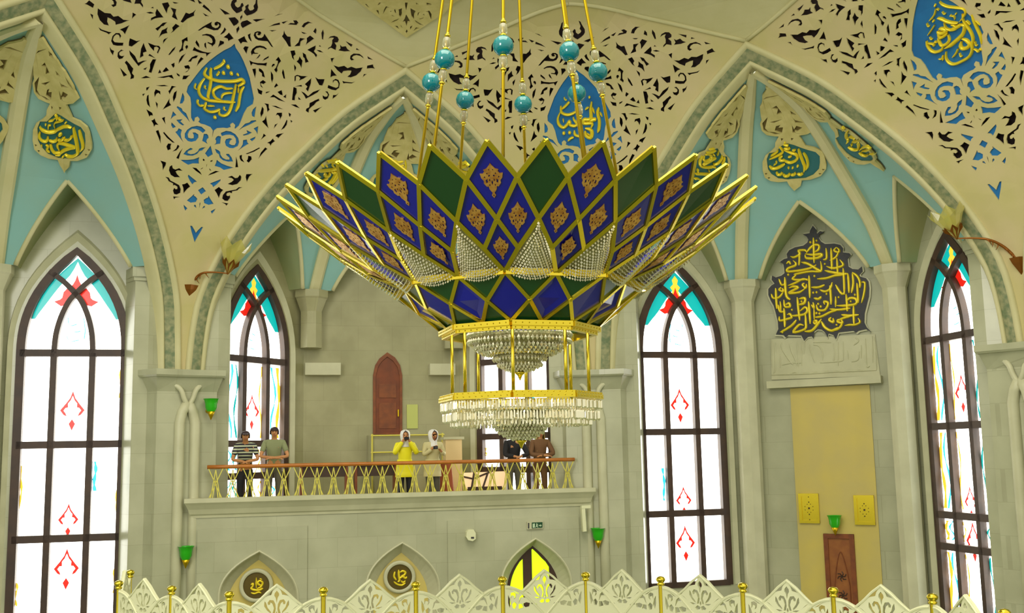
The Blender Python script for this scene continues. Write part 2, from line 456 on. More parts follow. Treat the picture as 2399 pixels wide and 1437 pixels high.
# ------------------------------------------------------------ fretwork of the pendentives
# half patterns drawn in tile pixels (8.98 px per photo pixel); o = tile origin; kind: d dark, b blue, s/t = crosses the axis (dark/blue)
TILE = {'A': (520, 0), 'B': (700, 0), 'C': (540, 140), 'D': (700, 140), 'E': (440, 260), 'F': (400, 400), 'G': (600, 280)}
FRET = """
Ad 720,-60 742,-20 735,0 740,80 755,160 735,230 690,270 630,300 530,330 490,290 460,240 500,190 490,130 545,90 560,110 545,170 580,225 640,215 680,180 665,120 705,70
As 365,235 385,300 433,365 315,415
Ad 395,490 420,455 525,425 570,455 630,490 440,590 405,540
As 300,530 370,620 255,695
Ad 645,410 720,405 910,400 800,430 725,460
Ad 340,830 470,760 490,820 535,890 440,880 400,925
Ad 545,730 600,700 590,760 625,870 600,850 560,790
Ad 890,710 960,820 1010,890 1075,990 1040,970 960,860 850,850 770,840 700,800 670,740 690,680 740,660 800,665 825,700 800,740 760,740 745,715 770,690 740,685 710,710 715,760 760,800 830,800 870,770
Ad 450,1015 480,975 560,985 535,1040 515,1130 480,1060
Ad 945,1030 880,980 800,960 720,970 640,1030 610,1090 625,1165 650,1135 750,1130 760,1115 680,1110 670,1070 720,1020 800,1000 880,1015 930,1045
Ad 795,1140 800,1170 760,1220 705,1245 750,1200 780,1160
Ad 985,1175 975,1220 905,1260 845,1285 890,1235
Ad 575,1270 640,1310 740,1330 880,1335 945,1315 930,1390 870,1375 760,1370 650,1335 610,1385
Ad 970,555 1090,510 1215,475 1215,520 1130,530
Ad 1000,635 1145,630 1060,660
Ad 1095,330 1180,300 1280,290 1180,312
Ad 1255,465 1380,437 1330,475 1295,500
Ad 1385,515 1440,485 1530,490 1500,430 1560,430 1605,480 1570,525 1460,515
Ad 1310,630 1320,710 1370,770 1440,775 1435,880 1450,975 1405,970 1350,870 1265,760 1295,720
Ad 1520,970 1610,890 1640,800 1750,815 1700,840 1650,880 1640,960
Ad 1440,1070 1525,1060 1545,1150 1500,1190 1515,1260 1480,1210 1465,1150
Ad 1630,1185 1655,1240 1690,1280 1680,1340 1670,1430 1640,1350 1570,1290 1610,1260
Cd 945,10 1005,-62 1060,35 1010,90 975,180 985,235 965,270 920,205 955,170 995,80 1000,25
Cd 920,85 925,120 875,160 870,125 890,90
Bd 60,555 110,490 190,455 290,490 220,485 150,530 110,580
Bd 50,665 160,700 120,710 80,695
Bd 350,585 370,640 360,710 305,660
Bd 505,620 525,700 510,830 490,820 478,690
Bd 235,750 320,815 250,865 145,945 175,860 170,800
Bd 180,1045 270,1000 355,955 345,1030 315,1080 385,1160 365,1205 320,1130 260,1085
Bd 370,1050 440,1060 515,1110 440,1085
Bd 440,950 465,985 420,970
Bd 610,815 660,770 740,755 810,780 840,840 820,890 750,900 790,965 775,1050 680,1000 605,1040 620,1010 680,975 705,910 705,840 740,795 680,790
Bd 865,940 900,985 985,975 1020,1040 1080,1075 970,1080 830,1060 880,1020
Bd 985,855 1060,910 1130,940 1110,985 1050,930
Bd 1215,1015 1275,1055 1200,1045
Bd 1080,1230 1090,1170 1150,1130 1270,1135 1340,1190 1365,1240 1300,1170 1220,1150 1150,1170 1115,1220 1160,1255 1110,1270
Bd 1440,1180 1555,1255 1460,1230
Bd 670,1225 745,1215 715,1265 700,1320 685,1270
Bd 80,1105 140,1150 160,1230 205,1305 140,1325 125,1220 95,1200
Dd 730,115 830,155 950,130 1020,180 1100,150 1200,185 1345,160 1300,250 1210,330 1100,370 1020,355 1080,310 1110,230 1040,225 940,240 905,290 820,220
Dd 1440,125 1555,100 1570,160 1600,185 1540,175 1430,185
Dd 680,195 730,270 795,335 720,340 665,375 675,290
Dd 1340,370 1370,305 1425,300 1390,325
Dd 345,365 400,410 540,410 520,480 495,540 435,530 385,440
Dd 915,445 960,465 1110,480 1185,465 1120,492 990,485 940,495
Dd 715,490 715,440 770,405 830,430 860,500 845,590 780,640 700,625 605,585 620,535 700,570 780,595 830,570 840,500 810,440 760,430 730,455
Dd 555,665 600,670 635,740 610,810 560,840 510,805 500,750 540,780 590,780 615,740 600,700
Dd 720,745 780,745 840,705 780,770 710,820
Dd 50,655 110,700 190,770 300,680 450,620 400,680 300,740 150,820 120,750
Dd 260,385 250,500 195,670 150,610 185,560 130,510 210,440
Dd 230,910 290,885 330,860 420,820 430,860 370,890 320,950 270,985 215,1040 205,1110 150,1070 160,1030 220,1000
Dd 300,1065 370,1040 495,990 420,1040 350,1110
Cd 1350,345 1400,320 1480,345 1620,345 1540,395 1440,440 1470,380 1430,340 1375,350 1368,440 1345,455
Cd 460,195 525,185 530,270 515,385 495,300
Cd 595,180 640,200 690,260 720,370 665,345 665,280 600,235
Cd 845,240 890,320 895,400 875,480 855,400
Cd 1100,195 1120,260 1145,400 1120,390 1085,270
Cd 620,470 680,430 745,475 700,510 640,490 635,530 680,600 640,560
Cd 560,600 610,640 670,660 655,735 590,700
Cd 740,705 745,680 825,660 790,690
Cd 960,495 1000,545 930,590 925,560
Cd 990,675 1070,640 1085,700 1095,745 1050,730
Cd 1110,775 1170,725 1165,805
Cd 825,790 895,735 980,790 1150,895 1020,845 930,785
Cd 1335,100 1375,160 1375,190 1350,245 1345,180
Cd 1330,555 1490,530 1500,565 1440,555
Cd 1325,575 1385,600 1390,700 1355,770 1350,850 1295,845 1310,720
Cd 1425,780 1480,840 1430,835
Cd 710,915 800,935 800,1020 820,1050 775,1100 770,1010 755,950
Cd 665,985 695,1040 685,1130 640,1215 630,1120
Cd 860,955 950,975 1110,1050 990,1010
Cd 1270,940 1370,945 1450,1015 1380,990
Cd 950,1170 980,1120 1080,1115 1080,1180 1040,1260 1035,1190 1000,1150
Cd 1220,1110 1270,1150 1250,1200 1235,1180
Cd 745,1180 760,1310 795,1437 740,1370 665,1295 720,1260
Gd 520,220 600,100 640,5 655,30 640,110 590,180
Gd 370,190 395,110 450,80 415,130
Gd 155,300 205,340 95,425 145,350
Gd 405,350 440,315 575,285 500,350 465,395 450,360
Gd 230,490 300,460 350,400 365,440 395,455 330,500 300,555 285,500
Gd 190,590 230,620 130,720 40,820 100,700
Gd 720,10 760,35 735,70
Ed 1215,900 1370,840 1500,770 1510,785 1400,850 1250,905
Ed 1090,940 1135,925 1130,1000 1185,1080 1120,1040 1095,990
Ed 1270,945 1330,960 1340,1020 1285,1085 1240,1050 1265,1010
Ed 1015,950 1030,1040 1055,1180 1000,1185 1015,1080
At 195,900 290,1010 375,1130 450,1280 520,1450 585,1640 625,1840 672,2077 650,2192 530,2267 460,2387 400,2547 355,2647 285,2707 260,2697 275,2627 230,2582 185,2607 170,2637 185,2672 115,2697 30,2687 -100,2697 -170,2747 -245,2887
Cb 540,975 470,1040 440,1110 450,1180 505,1210 520,1120 530,1040
Eb 1430,190 1440,215 1300,290 1160,350 1060,410 1110,360 1200,265 1290,240 1330,200
Eb 1230,400 1350,455 1270,500 1180,520 1150,500 1250,460
Eb 1480,315 1465,490 1430,420 1380,365
Eb 1425,535 1410,590 1350,640 1300,590
Eb 1160,610 1240,600 1250,660 1280,690 1150,770 1040,840 1110,770 1150,700
Eb 690,460 800,415 900,430 1000,490 1060,570 1080,660 1050,740 960,785 880,780 800,730 775,650 800,590 880,570 935,590 890,630 870,690 920,715 980,715 1010,660 1005,580 960,520 890,500 800,505 720,530 700,500
Eb 600,540 640,520 700,540 690,600 680,690 600,700 550,715 590,670 590,620 570,590
Et 440,720 525,915 400,970
Eb 565,790 640,825 680,860 685,920 730,985 800,1020 870,1020 870,980 810,930 800,900 860,900 920,980 950,1065 850,1070 740,1040 670,980 650,910 600,880
Eb 605,1025 700,1100 820,1150 960,1190 870,1220 760,1245 680,1190 560,1155 590,1090
Es 370,1100 400,1140 365,1185
Ed 515,1035 510,1060 480,1070 475,1050
Ed 660,1270 560,1310 420,1360 470,1320 580,1265
Ed 450,1205 490,1255 460,1240
Fb 820,265 1050,175 1045,215 970,290 890,350 870,300
Ft 640,340 740,430 610,500
Fb 690,610 750,570 780,565 790,520 830,590 900,695 800,720 700,680
Ft 590,650 620,700 580,785
Fb 715,735 720,770 655,800 680,750
Fb 940,795 915,850 865,910 835,850
Ft 490,1300 560,1260 640,1180 680,1185 620,1300 560,1400 500,1510
Fd 1010,345 1050,385 1100,405 1050,460 1010,570 970,470 925,405
Fd 1200,135 1280,110 1350,160 1410,150 1450,90 1480,130 1470,200 1400,275 1300,300 1200,275 1280,240 1330,190 1290,150
Fd 1590,75 1715,70 1650,120 1600,235 1580,130
Fd 1500,350 1440,370 1400,410 1290,430 1285,470 1240,450 1180,470 1165,520 1200,540 1240,520 1245,570 1200,630 1140,625 1085,580 1100,510 1160,440 1280,415 1370,400 1430,350
Fd 1060,655 1130,680 1205,690 1170,735 1150,695
"""
def parse(l):
    h, *c = l.split(); o = TILE[h[0]]
    return h[1], [(o[0]+float(a)/8.98, o[1]+float(b)/8.98) for a, b in (q.split(',') for q in c)]
AXIS_SHIFT = 0.0
def widen(P, w):
    ar = sum(P[q][0]*P[(q+1) % len(P)][1]-P[(q+1) % len(P)][0]*P[q][1] for q in range(len(P))); sg = 1 if ar > 0 else -1
    out = []; n = len(P)
    for q in range(n):
        (ax, ay), (bx, by), (cx, cy) = P[q-1], P[q], P[(q+1) % n]
        n1 = Vector((by-ay, ax-bx)); n2 = Vector((cy-by, bx-cx))
        if n1.length < 1e-9 or n2.length < 1e-9: out.append((bx, by)); continue
        n1.normalize(); n2.normalize(); m = (n1+n2)
        m = n1 if m.length < 0.3 else m.normalized()
        out.append((bx+m.x*w*sg, by+m.y*w*sg))
    return out
HOLES = []; BLUES = []
for l in FRET.strip().split('\n'):
    kd, P = parse(l)
    if kd == 'd': P = widen(P, 0.8)
    Q = [pend_hit(1, *p) for p in P]
    if kd in 'st':
        full = [(max(0.0002, x), z) for x, z in Q]
        full[0] = (0, Q[0][1]); full[-1] = (0, Q[-1][1])
        H = full+[(-x, z) for x, z in reversed(full[1:-1])]
        HOLES.append(H)
        if kd == 't': BLUES.append(H)
    else:
        HOLES.append(Q); HOLES.append([(-x, z) for x, z in Q])
        if kd == 'b': BLUES += HOLES[-2:]
sheet = cut_sheet(PEND_OUT, HOLES, 0.03)
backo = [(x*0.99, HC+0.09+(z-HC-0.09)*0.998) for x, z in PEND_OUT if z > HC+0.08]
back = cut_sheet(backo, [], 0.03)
for k in (0, 1, 2, 3):
    if k == 0:
        mesh = solid_sheet('wall_pendentive', cut_sheet(PEND_OUT, [], 0.03), lambda x, z, d: pend_pt(k, x, z, d), 0.006, M_PLASTER, kind='structure')
        continue
    solid_sheet('wall_pendentive', sheet, lambda x, z, d: pend_pt(k, x, z, d), 0.0025, M_PLASTER, kind='structure')
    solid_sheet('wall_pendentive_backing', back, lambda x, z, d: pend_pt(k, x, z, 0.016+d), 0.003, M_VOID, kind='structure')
BSH = [cut_sheet(h, [], 0.03 if len(h) > 40 else 0) for h in BLUES]
for k in (1, 2, 3):
    mb = MB()
    for sh in BSH:
        P, T = sh; mb.add([pend_pt(k, x, z, 0.0022) for x, z in P], T)
    mb.build('wall_pendentive_blue_ground', M_BLUE, kind='structure')
# ------------------------------------------------------------ tier above: plain band and the next fretwork fields
def upper_curve(k, sg, N=16):
    """upper pointed arch over vertex k; sg=-1 left half, +1 right half (from springing to apex)"""
    out = []
    for j in range(N+1):
        h = (1-(1-j/N)**1.6); z = ZT+(HU-ZT)*h
        out.append((sg*upper_w(z), z))
    return out
TIER = {}
for i in (0, 1, 2):
    m, e, o = BF[i]
    # right-hand boundary of the field over bay i = left half of the arch over vertex i+1
    L = [pend_pt(i+1, x, z) for x, z in upper_curve(i+1, -1)]
    R_ = [pend_pt(i, x, z) for x, z in upper_curve(i, 1)]
    rows = []
    for a, b in zip(R_, L):
        rows.append([a.lerp(b, q/6) for q in range(7)])
    top = []
    for q in range(7):
        p = rows[-1][q]; d = (rows[-1][q]-rows[-4][q]); top.append(p+d.normalized()*3.0)
    g = MB().grid(rows+[top]); g.build('wall_dome', M_RIB, kind='structure')
    TIER[i] = BVHTree.FromPolygons([tuple(v) for v in g.v], g.f)
for k in (0, 1, 2, 3):
    for sg in (-1, 1):
        uc = upper_curve(k, sg)
        mo = MB(); mo.tube([pend_pt(k, x, z, -0.001) for x, z in uc], 0.045, 8)
        mo.build(trim(), M_RIB, smooth=True, kind='structure')
# upper fields of carved fretwork, slightly recessed
def hit(bvh, px, py, off=0.0, toward=None):
    d = ray(px, py); r = bvh.ray_cast(CAM, d)
    if r[0] is None: return None
    n = r[1]
    if n.dot(d) > 0: n = -n
    return r[0]+n*off
UPT = [[(951, 83), (850, 0), (850, -60), (1050, -60), (1044, 0), (1040, 30)]]
UPH = """1085,250 1140,350 1175,420 1115,420 1090,500 1065,420 1005,410 1050,350
1060,0 1120,0 1110,60 1085,165 1065,80
1095,575 1120,630 1090,665 1070,630
920,150 1000,120 990,200 1000,240 970,310 935,290 935,200
1175,120 1290,185 1250,270 1250,350 1200,300 1180,200
760,430 830,380 940,340 890,390 830,420
1265,370 1340,420 1460,495 1380,485 1290,420
600,240 620,150 660,80 740,110 670,130 630,190
1490,190 1570,170 1620,250 1610,360 1570,270 1550,210
1320,280 1330,220 1390,190 1350,230 1340,270
1350,350 1460,315 1430,345 1380,360
1430,260 1455,240 1475,275
760,170 780,200 745,200
850,130 875,230 850,220 835,160
770,260 850,295 800,295
1515,470 1570,430 1530,480
835,495 900,500 940,570 900,550
965,470 1005,545 980,520
1170,580 1165,520 1215,490 1200,540
1230,615 1290,530 1370,550 1300,570
450,165 500,165 515,260 480,210
220,30 250,30 315,115 260,80
480,60 520,0 560,0 520,50
1290,0 1350,35 1300,45
1510,0 1620,30 1600,60 1520,60"""
uh = [[(830+float(a)/8.98, float(b)/8.98) for a, b in (c.split(',') for c in l.split())] for l in UPH.split('\n')]
us = cut_sheet([(951, 84), (856, 12), (840, 0), (760, -70), (1170, -70), (1056, 6), (1044, 22)], uh, 20)
solid_sheet('wall_dome_fretwork', us, lambda x, y, d: (hit(TIER[1], x, y, 0.06-d) or CAM+ray(x, y)*20), 0.04, M_STUCCO, kind='structure')
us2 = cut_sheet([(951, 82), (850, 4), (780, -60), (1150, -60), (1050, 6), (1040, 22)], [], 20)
solid_sheet('wall_dome_backing', us2, lambda x, y, d: (hit(TIER[1], x, y, 0.015-d) or CAM+ray(x, y)*20), 0.01, mat('shadowed_olive_backing', (96, 84, 48), 0.8), kind='structure')  # shadow inside the fretwork openings painted as a dark olive sheet
# ------------------------------------------------------------ umbrella vault of every bay
LT, LD, LH = 0.5126, -0.05, 0.4412
BN, BH = 0.1281, 0.4342
WD, WT_, WW, WZ, WSP = 0.0337, 0.5276, 0.0807, 0.344, 0.176
PQ = Vector((QX-PX, QN-PN, 0)); PQL = PQ.length; PQD = PQ/PQL; PQN = Vector((-PQD.y, PQD.x, 0))
def side(t, d, z):
    """point of the right side wall: t along pilaster -> front jamb, d outward (bay coordinates)"""
    p = Vector((PX, PN, 0))+PQD*(PQL*t)+PQN*d; return Vector((p.x, p.y, z))
INN = arch_edge(-0.016, -0.029, 40)             # inner edge of the arch band
APX = Vector((0, -LEAN+0.025, 0.6065))
_rt = [0, 0.2, 0.4, 0.55, 0.75, 0.9, 1.0]; _rz = [0.6065, 0.592, 0.555, 0.505, 0.432, 0.375, HP]
RIB = []
for q in range(25):
    t = q/24; z = _lerp(_rt, _rz, t)
    RIB.append(Vector((PX*t, APX.y*(1-t)+PN*t, z)))
RIB = [Vector(p) for p in smooth_line([tuple(RIB[q]) for q in range(0, 25, 3)], 4)]
RIBZ = sorted(RIB, key=lambda p: p.z)
INZ = [p for p in INN]
def rib_z(z): return at_z(RIBZ, z)
def inn_z(z): return at_z(INZ, min(z, INZ[-1].z))
def lun_back(t, sg):   # t 0 base .. 1 apex
    s = 0.098*(1-t)+0.030*t*(1-t)*1.4
    return Vector((sg*s, PN+(BN-PN)*t**1.2, HP+(BH-HP)*t))
def lun_side(t, sg):   # sg -1: pilaster side, +1: front side
    c0 = 0.14 if sg < 0 else 0.93
    tt = c0+(LT-c0)*t; b = 0.06*4*t*(1-t)*(-1 if sg < 0 else 1)*0.5
    return side(tt+b, LD*t**1.1, HP+(LH-HP)*t)
TOPZ = 0.605
def gore_side_grid():
    """rows of points (right-hand side gore) from pilaster side to arch side"""
    lowA = []; lowB = []; up = []
    N = 14
    for q in range(N+1):
        t = q/N; a = lun_side(t, -1); b = lun_side(t, 1)
        lowA.append([rib_z(a.z), rib_z(a.z).lerp(a, 0.5), a])
        e = inn_z(b.z); lowB.append([b, b.lerp(e, 0.5), e])
    for q in range(17):
        z = LH+(TOPZ-LH)*q/16; a = rib_z(z); e = inn_z(z); m = (a+e)/2
        h = (TOPZ-z)/(TOPZ-LH); m0 = (rib_z(LH)+inn_z(LH))/2; m = m+(side(LT, LD, LH)-m0)*h
        up.append([a, a.lerp(m, 0.5), m, m.lerp(e, 0.5), e])
    return lowA, lowB, up
def gore_back_grid():
    low = []; up = []
    for q in range(15):
        t = q/14; a = lun_back(t, 1); e = rib_z(a.z)
        low.append([a, a.lerp(e, 0.5), e])
    for q in range(17):
        z = BH+(TOPZ-BH)*q/16; e = rib_z(z)
        m0 = rib_z(BH).y; m = Vector((0, e.y+(BN-m0)*(TOPZ-z)/(TOPZ-BH), z))
        up.append([m, m.lerp(e, 0.5), e])
    return low, up
GA, GB, GU = gore_side_grid(); KL, KU = gore_back_grid()
GBVH = {}
def w3(i, sg, p): return W(i, sg*p.x, p.y, p.z)
for i in BAYS:
    v = MB()
    for sg in (-1, 1):
        for g in (GA, GB, GU, KL, KU):
            v.grid([[w3(i, sg, p) for p in r] for r in g])
    v.build('ceiling_vault', M_VAULT, smooth=True, kind='structure')
    GBVH[i] = BVHTree.FromPolygons([tuple(p) for p in v.v], v.f)
    # ribs
    rb = MB()
    for sg in (-1, 1):
        rows = []
        for p in RIB:
            w = 0.0115*(0.5+0.5*min(1, p.x/0.035)); dd = Vector((PX, PN-APX.y, 0)).normalized(); lt = Vector((dd.y, -dd.x, 0))
            inn_ = Vector((-dd.x*0.2, -dd.y*0.6, -0.5)).normalized()
            rows.append([w3(i, sg, p+lt*(w*a)+inn_*b) for a, b in ((-1.15, -0.004), (-1, 0.008), (-0.55, 0.0125), (0.55, 0.0125), (1, 0.008), (1.15, -0.004))])
        rb.grid(rows)
    rb.build(trim(), M_RIB, kind='structure')
    # lunette edges and soffits
    le = MB(); so = MB()
    for sg in (-1, 1):
        bk = [lun_back(q/14, sg) for q in range(15)]
        le.tube([W(i, p.x, p.y-0.001, p.z) for p in bk], 0.05, 6)
        so.grid([[W(i, p.x, p.y, p.z) for p in bk], [W(i, p.x, PN+0.034, p.z) for p in bk]])
        for h in (-1, 1):
            sd = [lun_side(q/14, h) for q in range(15)]
            le.tube([w3(i, sg, p) for p in sd], 0.05, 6)
            out = []
            for q, p in enumerate(sd):
                dd = (p-Vector((PX, PN, 0))); dist = dd.x*PQN.x+dd.y*PQN.y
                out.append(p+PQN*(WD-dist))
            so.grid([[w3(i, sg, p) for p in sd], [w3(i, sg, p) for p in out]])
    le.build(trim(), M_RIB, smooth=True, kind='structure')
    so.build('ceiling_soffit', mat('vault_soffit_%d' % i, (140, 162, 122), 0.6, rgb2=(160, 160, 112), scale=0.6), kind='structure')

# ------------------------------------------------------------ walls
def arch_outline(w, zb, zs, za, n=12, ex=2.4):
    L = [(-w, zb), (-w, zs)]
    for q in range(1, n): t = q/n; L.append((-w*(1-t**ex), zs+(za-zs)*t))
    L.append((0, za)); return L+[(-x, z) for x, z in reversed(L[:-1])]
WBOT = {(0, 1): FLOORZ+0.02, (1, -1): -0.086, (1, 1): -0.086, (2, -1): -0.2426, (2, 1): -0.30, (0, -1): -0.2426, (3, -1): -0.2426, (3, 1): -0.2426}
def sw(i, sg, u, z, d=0.0):
    """side-wall plane: u along the wall from the window axis towards the hall (bay units), d outward"""
    return w3(i, sg, side(WT_+u/PQL, WD+d, z))
wn_ = 0
WINS = [(0, 1), (1, -1), (1, 1), (2, -1), (2, 1)]
for (i, sg) in WINS+[(0, -1), (3, -1), (3, 1)]:
    zb = WBOT[(i, sg)]
    low = FLOORZ if i != 1 else -0.086
    hole = arch_outline(WW+0.004, zb, WSP, WZ+0.006) if (i, sg) in WINS else None
    if hole and zb == low: hole = [(x, z-0.01 if z == zb else z) for x, z in hole]
    outl = [(-0.150, low), (0.12, low), (0.12, 0.45), (-0.150, 0.45)]
    sh = cut_sheet(outl, [hole] if hole else [], 0)
    mt = M_MARBLE if i != 1 else M_MARBLE_SHADE
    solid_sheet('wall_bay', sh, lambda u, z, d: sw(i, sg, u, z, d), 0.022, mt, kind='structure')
    if hole:   # moulding round the opening
        o2 = arch_outline(WW+0.018, zb, WSP, WZ+0.03)
        mo = MB()
        P1 = [sw(i, sg, u, z, -0.0005) for u, z in arch_outline(WW+0.020, zb, WSP, WZ+0.036)]
        P2 = [sw(i, sg, u, z, -0.006) for u, z in o2]
        P3 = [sw(i, sg, u, z, 0.004) for u, z in arch_outline(WW+0.006, zb, WSP, WZ+0.008)]
        mo.grid([P1, P2, P3]); mo.build(trim(), M_STONE, kind='structure')
# back walls
for i in (0, 1, 2, 3):
    low = FLOORZ if i != 1 else -0.086
    wl_ = MB(); z1 = 0.45
    wl_.grid([[W(i, s, PN+0.032, z) for s in (-0.165, -0.05, 0.05, 0.165)] for z in (low, 0, 0.2, z1)])
    wl_.build('wall_back', M_MARBLE if i != 1 else M_MARBLE_SHADE, kind='structure')
# pilasters with flared capitals
def pilaster(mb, i, s, n, zb, zt, r0=0.021, r1=0.033, ang=0):
    for (z0, z1, a, b) in ((zb, zt-0.040, r0, r0), (zt-0.040, zt-0.016, r0, r1*0.93), (zt-0.016, zt-0.013, r1*0.93, r1), (zt-0.013, zt, r1, r1)):
        base = []; top = []
        for q in range(8):
            a_ = pi/8+q*pi/4+ang
            base.append(W(i, s+a*cos(a_), n+a*sin(a_), z0)); top.append(W(i, s+b*cos(a_), n+b*sin(a_), z1))
        mb.prism(base, top)
for i in (0, 1, 2, 3):
    mb = MB()
    for sg in (-1, 1):
        pilaster(mb, i, sg*(PX+0.004), PN+0.012, FLOORZ if i != 1 else 0.205, HP)
    mb.build('wall_pilaster', M_STONE if i != 1 else M_MARBLE_SHADE, kind='structure')
    mb = MB()
    for sg in (-1, 1):
        for (z0, z1, g) in ((FLOORZ, HP-0.022, 0), (HP-0.022, HP-0.016, 0.003), (HP-0.016, HP, 0.006)):
            pl = [(0.333+g, 0.024-g), (0.300-g, 0.024-g), (0.281-g, 0.036), (0.292, 0.075), (0.36, 0.075)]
            mb.prism([W(i, sg*s, n, z0) for s, n in pl], [W(i, sg*s, n, z1) for s, n in pl])
    mb.build('wall_jamb', M_MARBLE, kind='structure')
# piers at the corners of the octagon
def pier_pts(k, g):
    P = [(k-1, 0.302-g, 0.05), (k-1, 0.300-g, 0.0-g), (k-1, 0.332-g*0.3, -0.013-g), (k, -0.332+g*0.3, -0.013-g), (k, -0.300+g, 0.0-g), (k, -0.302+g, 0.05)]
    return P
for k in (0, 1, 2, 3, 4):
    mb = MB()
    for z0, z1, g0, g1 in ((FLOORZ, HC-0.035, 0, 0), (HC-0.035, HC-0.012, 0.0, 0.009), (HC-0.012, HC-0.009, 0.012, 0.014), (HC-0.009, HC, 0.014, 0.014)):
        a = [W(*p, z0) for p in pier_pts(k, g0)]; b = [W(*p, z1) for p in pier_pts(k, g1)]
        mb.prism(a, b)
    mb.build('wall_pier', M_MARBLE, kind='structure')
    # twin colonnettes that fan out below the capital
    c = MB(); d = dirv(k); lat = Vector((d.y, -d.x, 0))
    p0 = W(k, -0.332, -0.013, 0); q0 = W(k-1, 0.332, -0.013, 0); mid = (p0+q0)/2-d*0.03
    for sg in (-1, 1):
        line = [(0.17, FLOORZ), (0.17, -0.1), (0.165, 0.06), (0.11, 0.078), (0.01, 0.092)]
        pts = [mid+lat*(sg*x)+Vector((0, 0, z*S)) for x, z in line]
        c.tube(pts, 0.11, 8)
        arc = [(0.02, 0.088), (0.10, 0.100), (0.18, 0.115), (0.42, 0.127), (0.80, 0.131)]
        pts = [mid+lat*(-sg*x)+d*(max(0, x-0.15)*0.55)-d*0.04+Vector((0, 0, z*S)) for x, z in arc]
        c.tube([Vector(p) for p in smooth_line([tuple(p) for p in pts], 4)], 0.055, 8)
    c.build(trim(), M_STONE, smooth=True, kind='structure')
fl = MB().grid([[(x, y, 0) for x in (-24, 0, 24)] for y in (-6, 14, 34)]); fl.build('floor', M_FLOOR, kind='structure')

# ------------------------------------------------------------ windows
BARS = {(0, 1): [0.0288, -0.1186, -0.255], (1, -1): [0.0271, -0.029], (1, 1): [0.0336, -0.029], (2, -1): [0.0346, -0.1126], (2, 1): [0.0318, -0.1124, -0.1634]}
def wtube(mb, i, sg, pts, w, t=0.007, d=0.0045):
    """flat bar following pts in the window plane"""
    n = len(pts); L = []; R_ = []
    for q in range(n):
        a = pts[max(q-1, 0)]; b = pts[min(q+1, n-1)]; dx, dz = b[0]-a[0], b[1]-a[1]; l = hypot(dx, dz) or 1
        nx, nz = -dz/l*w/2, dx/l*w/2
        L.append((pts[q][0]+nx, pts[q][1]+nz)); R_.append((pts[q][0]-nx, pts[q][1]-nz))
    mb.grid([[sw(i, sg, *p, d+t) for p in L], [sw(i, sg, *p, d-t) for p in L], [sw(i, sg, *p, d-t) for p in R_], [sw(i, sg, *p, d+t) for p in R_]])
RED_TOP = [(max(0, (x-703)*0.000155), WSP+(246-y/4.49)*0.00069) for x, y in ((703, 255), (722, 320), (748, 370), (800, 405), (835, 450), (845, 505), (865, 528), (925, 550), (855, 600), (815, 590), (780, 540), (735, 465), (703, 440))]
SPADE = [(0, 1), (0.13, 0.72), (0.34, 0.50), (0.62, 0.24), (0.44, 0.06), (0.28, 0.0), (0.33, 0.12), (0.44, 0.23), (0.34, 0.33), (0.22, 0.34), (0.23, 0.50), (0.10, 0.62), (0, 0.80)]
wno = 0
def flat(i, sg, P, material, name, parent, d=0.0082):
    s_ = cut_sheet(P, [], 0); mb = MB(); mb.add([sw(i, sg, u, z, d) for u, z in s_[0]], s_[1]); mb.build(name, material, parent); return mb
def sym(P): return P+[(-x, z) for x, z in reversed(P) if x > 1e-6]
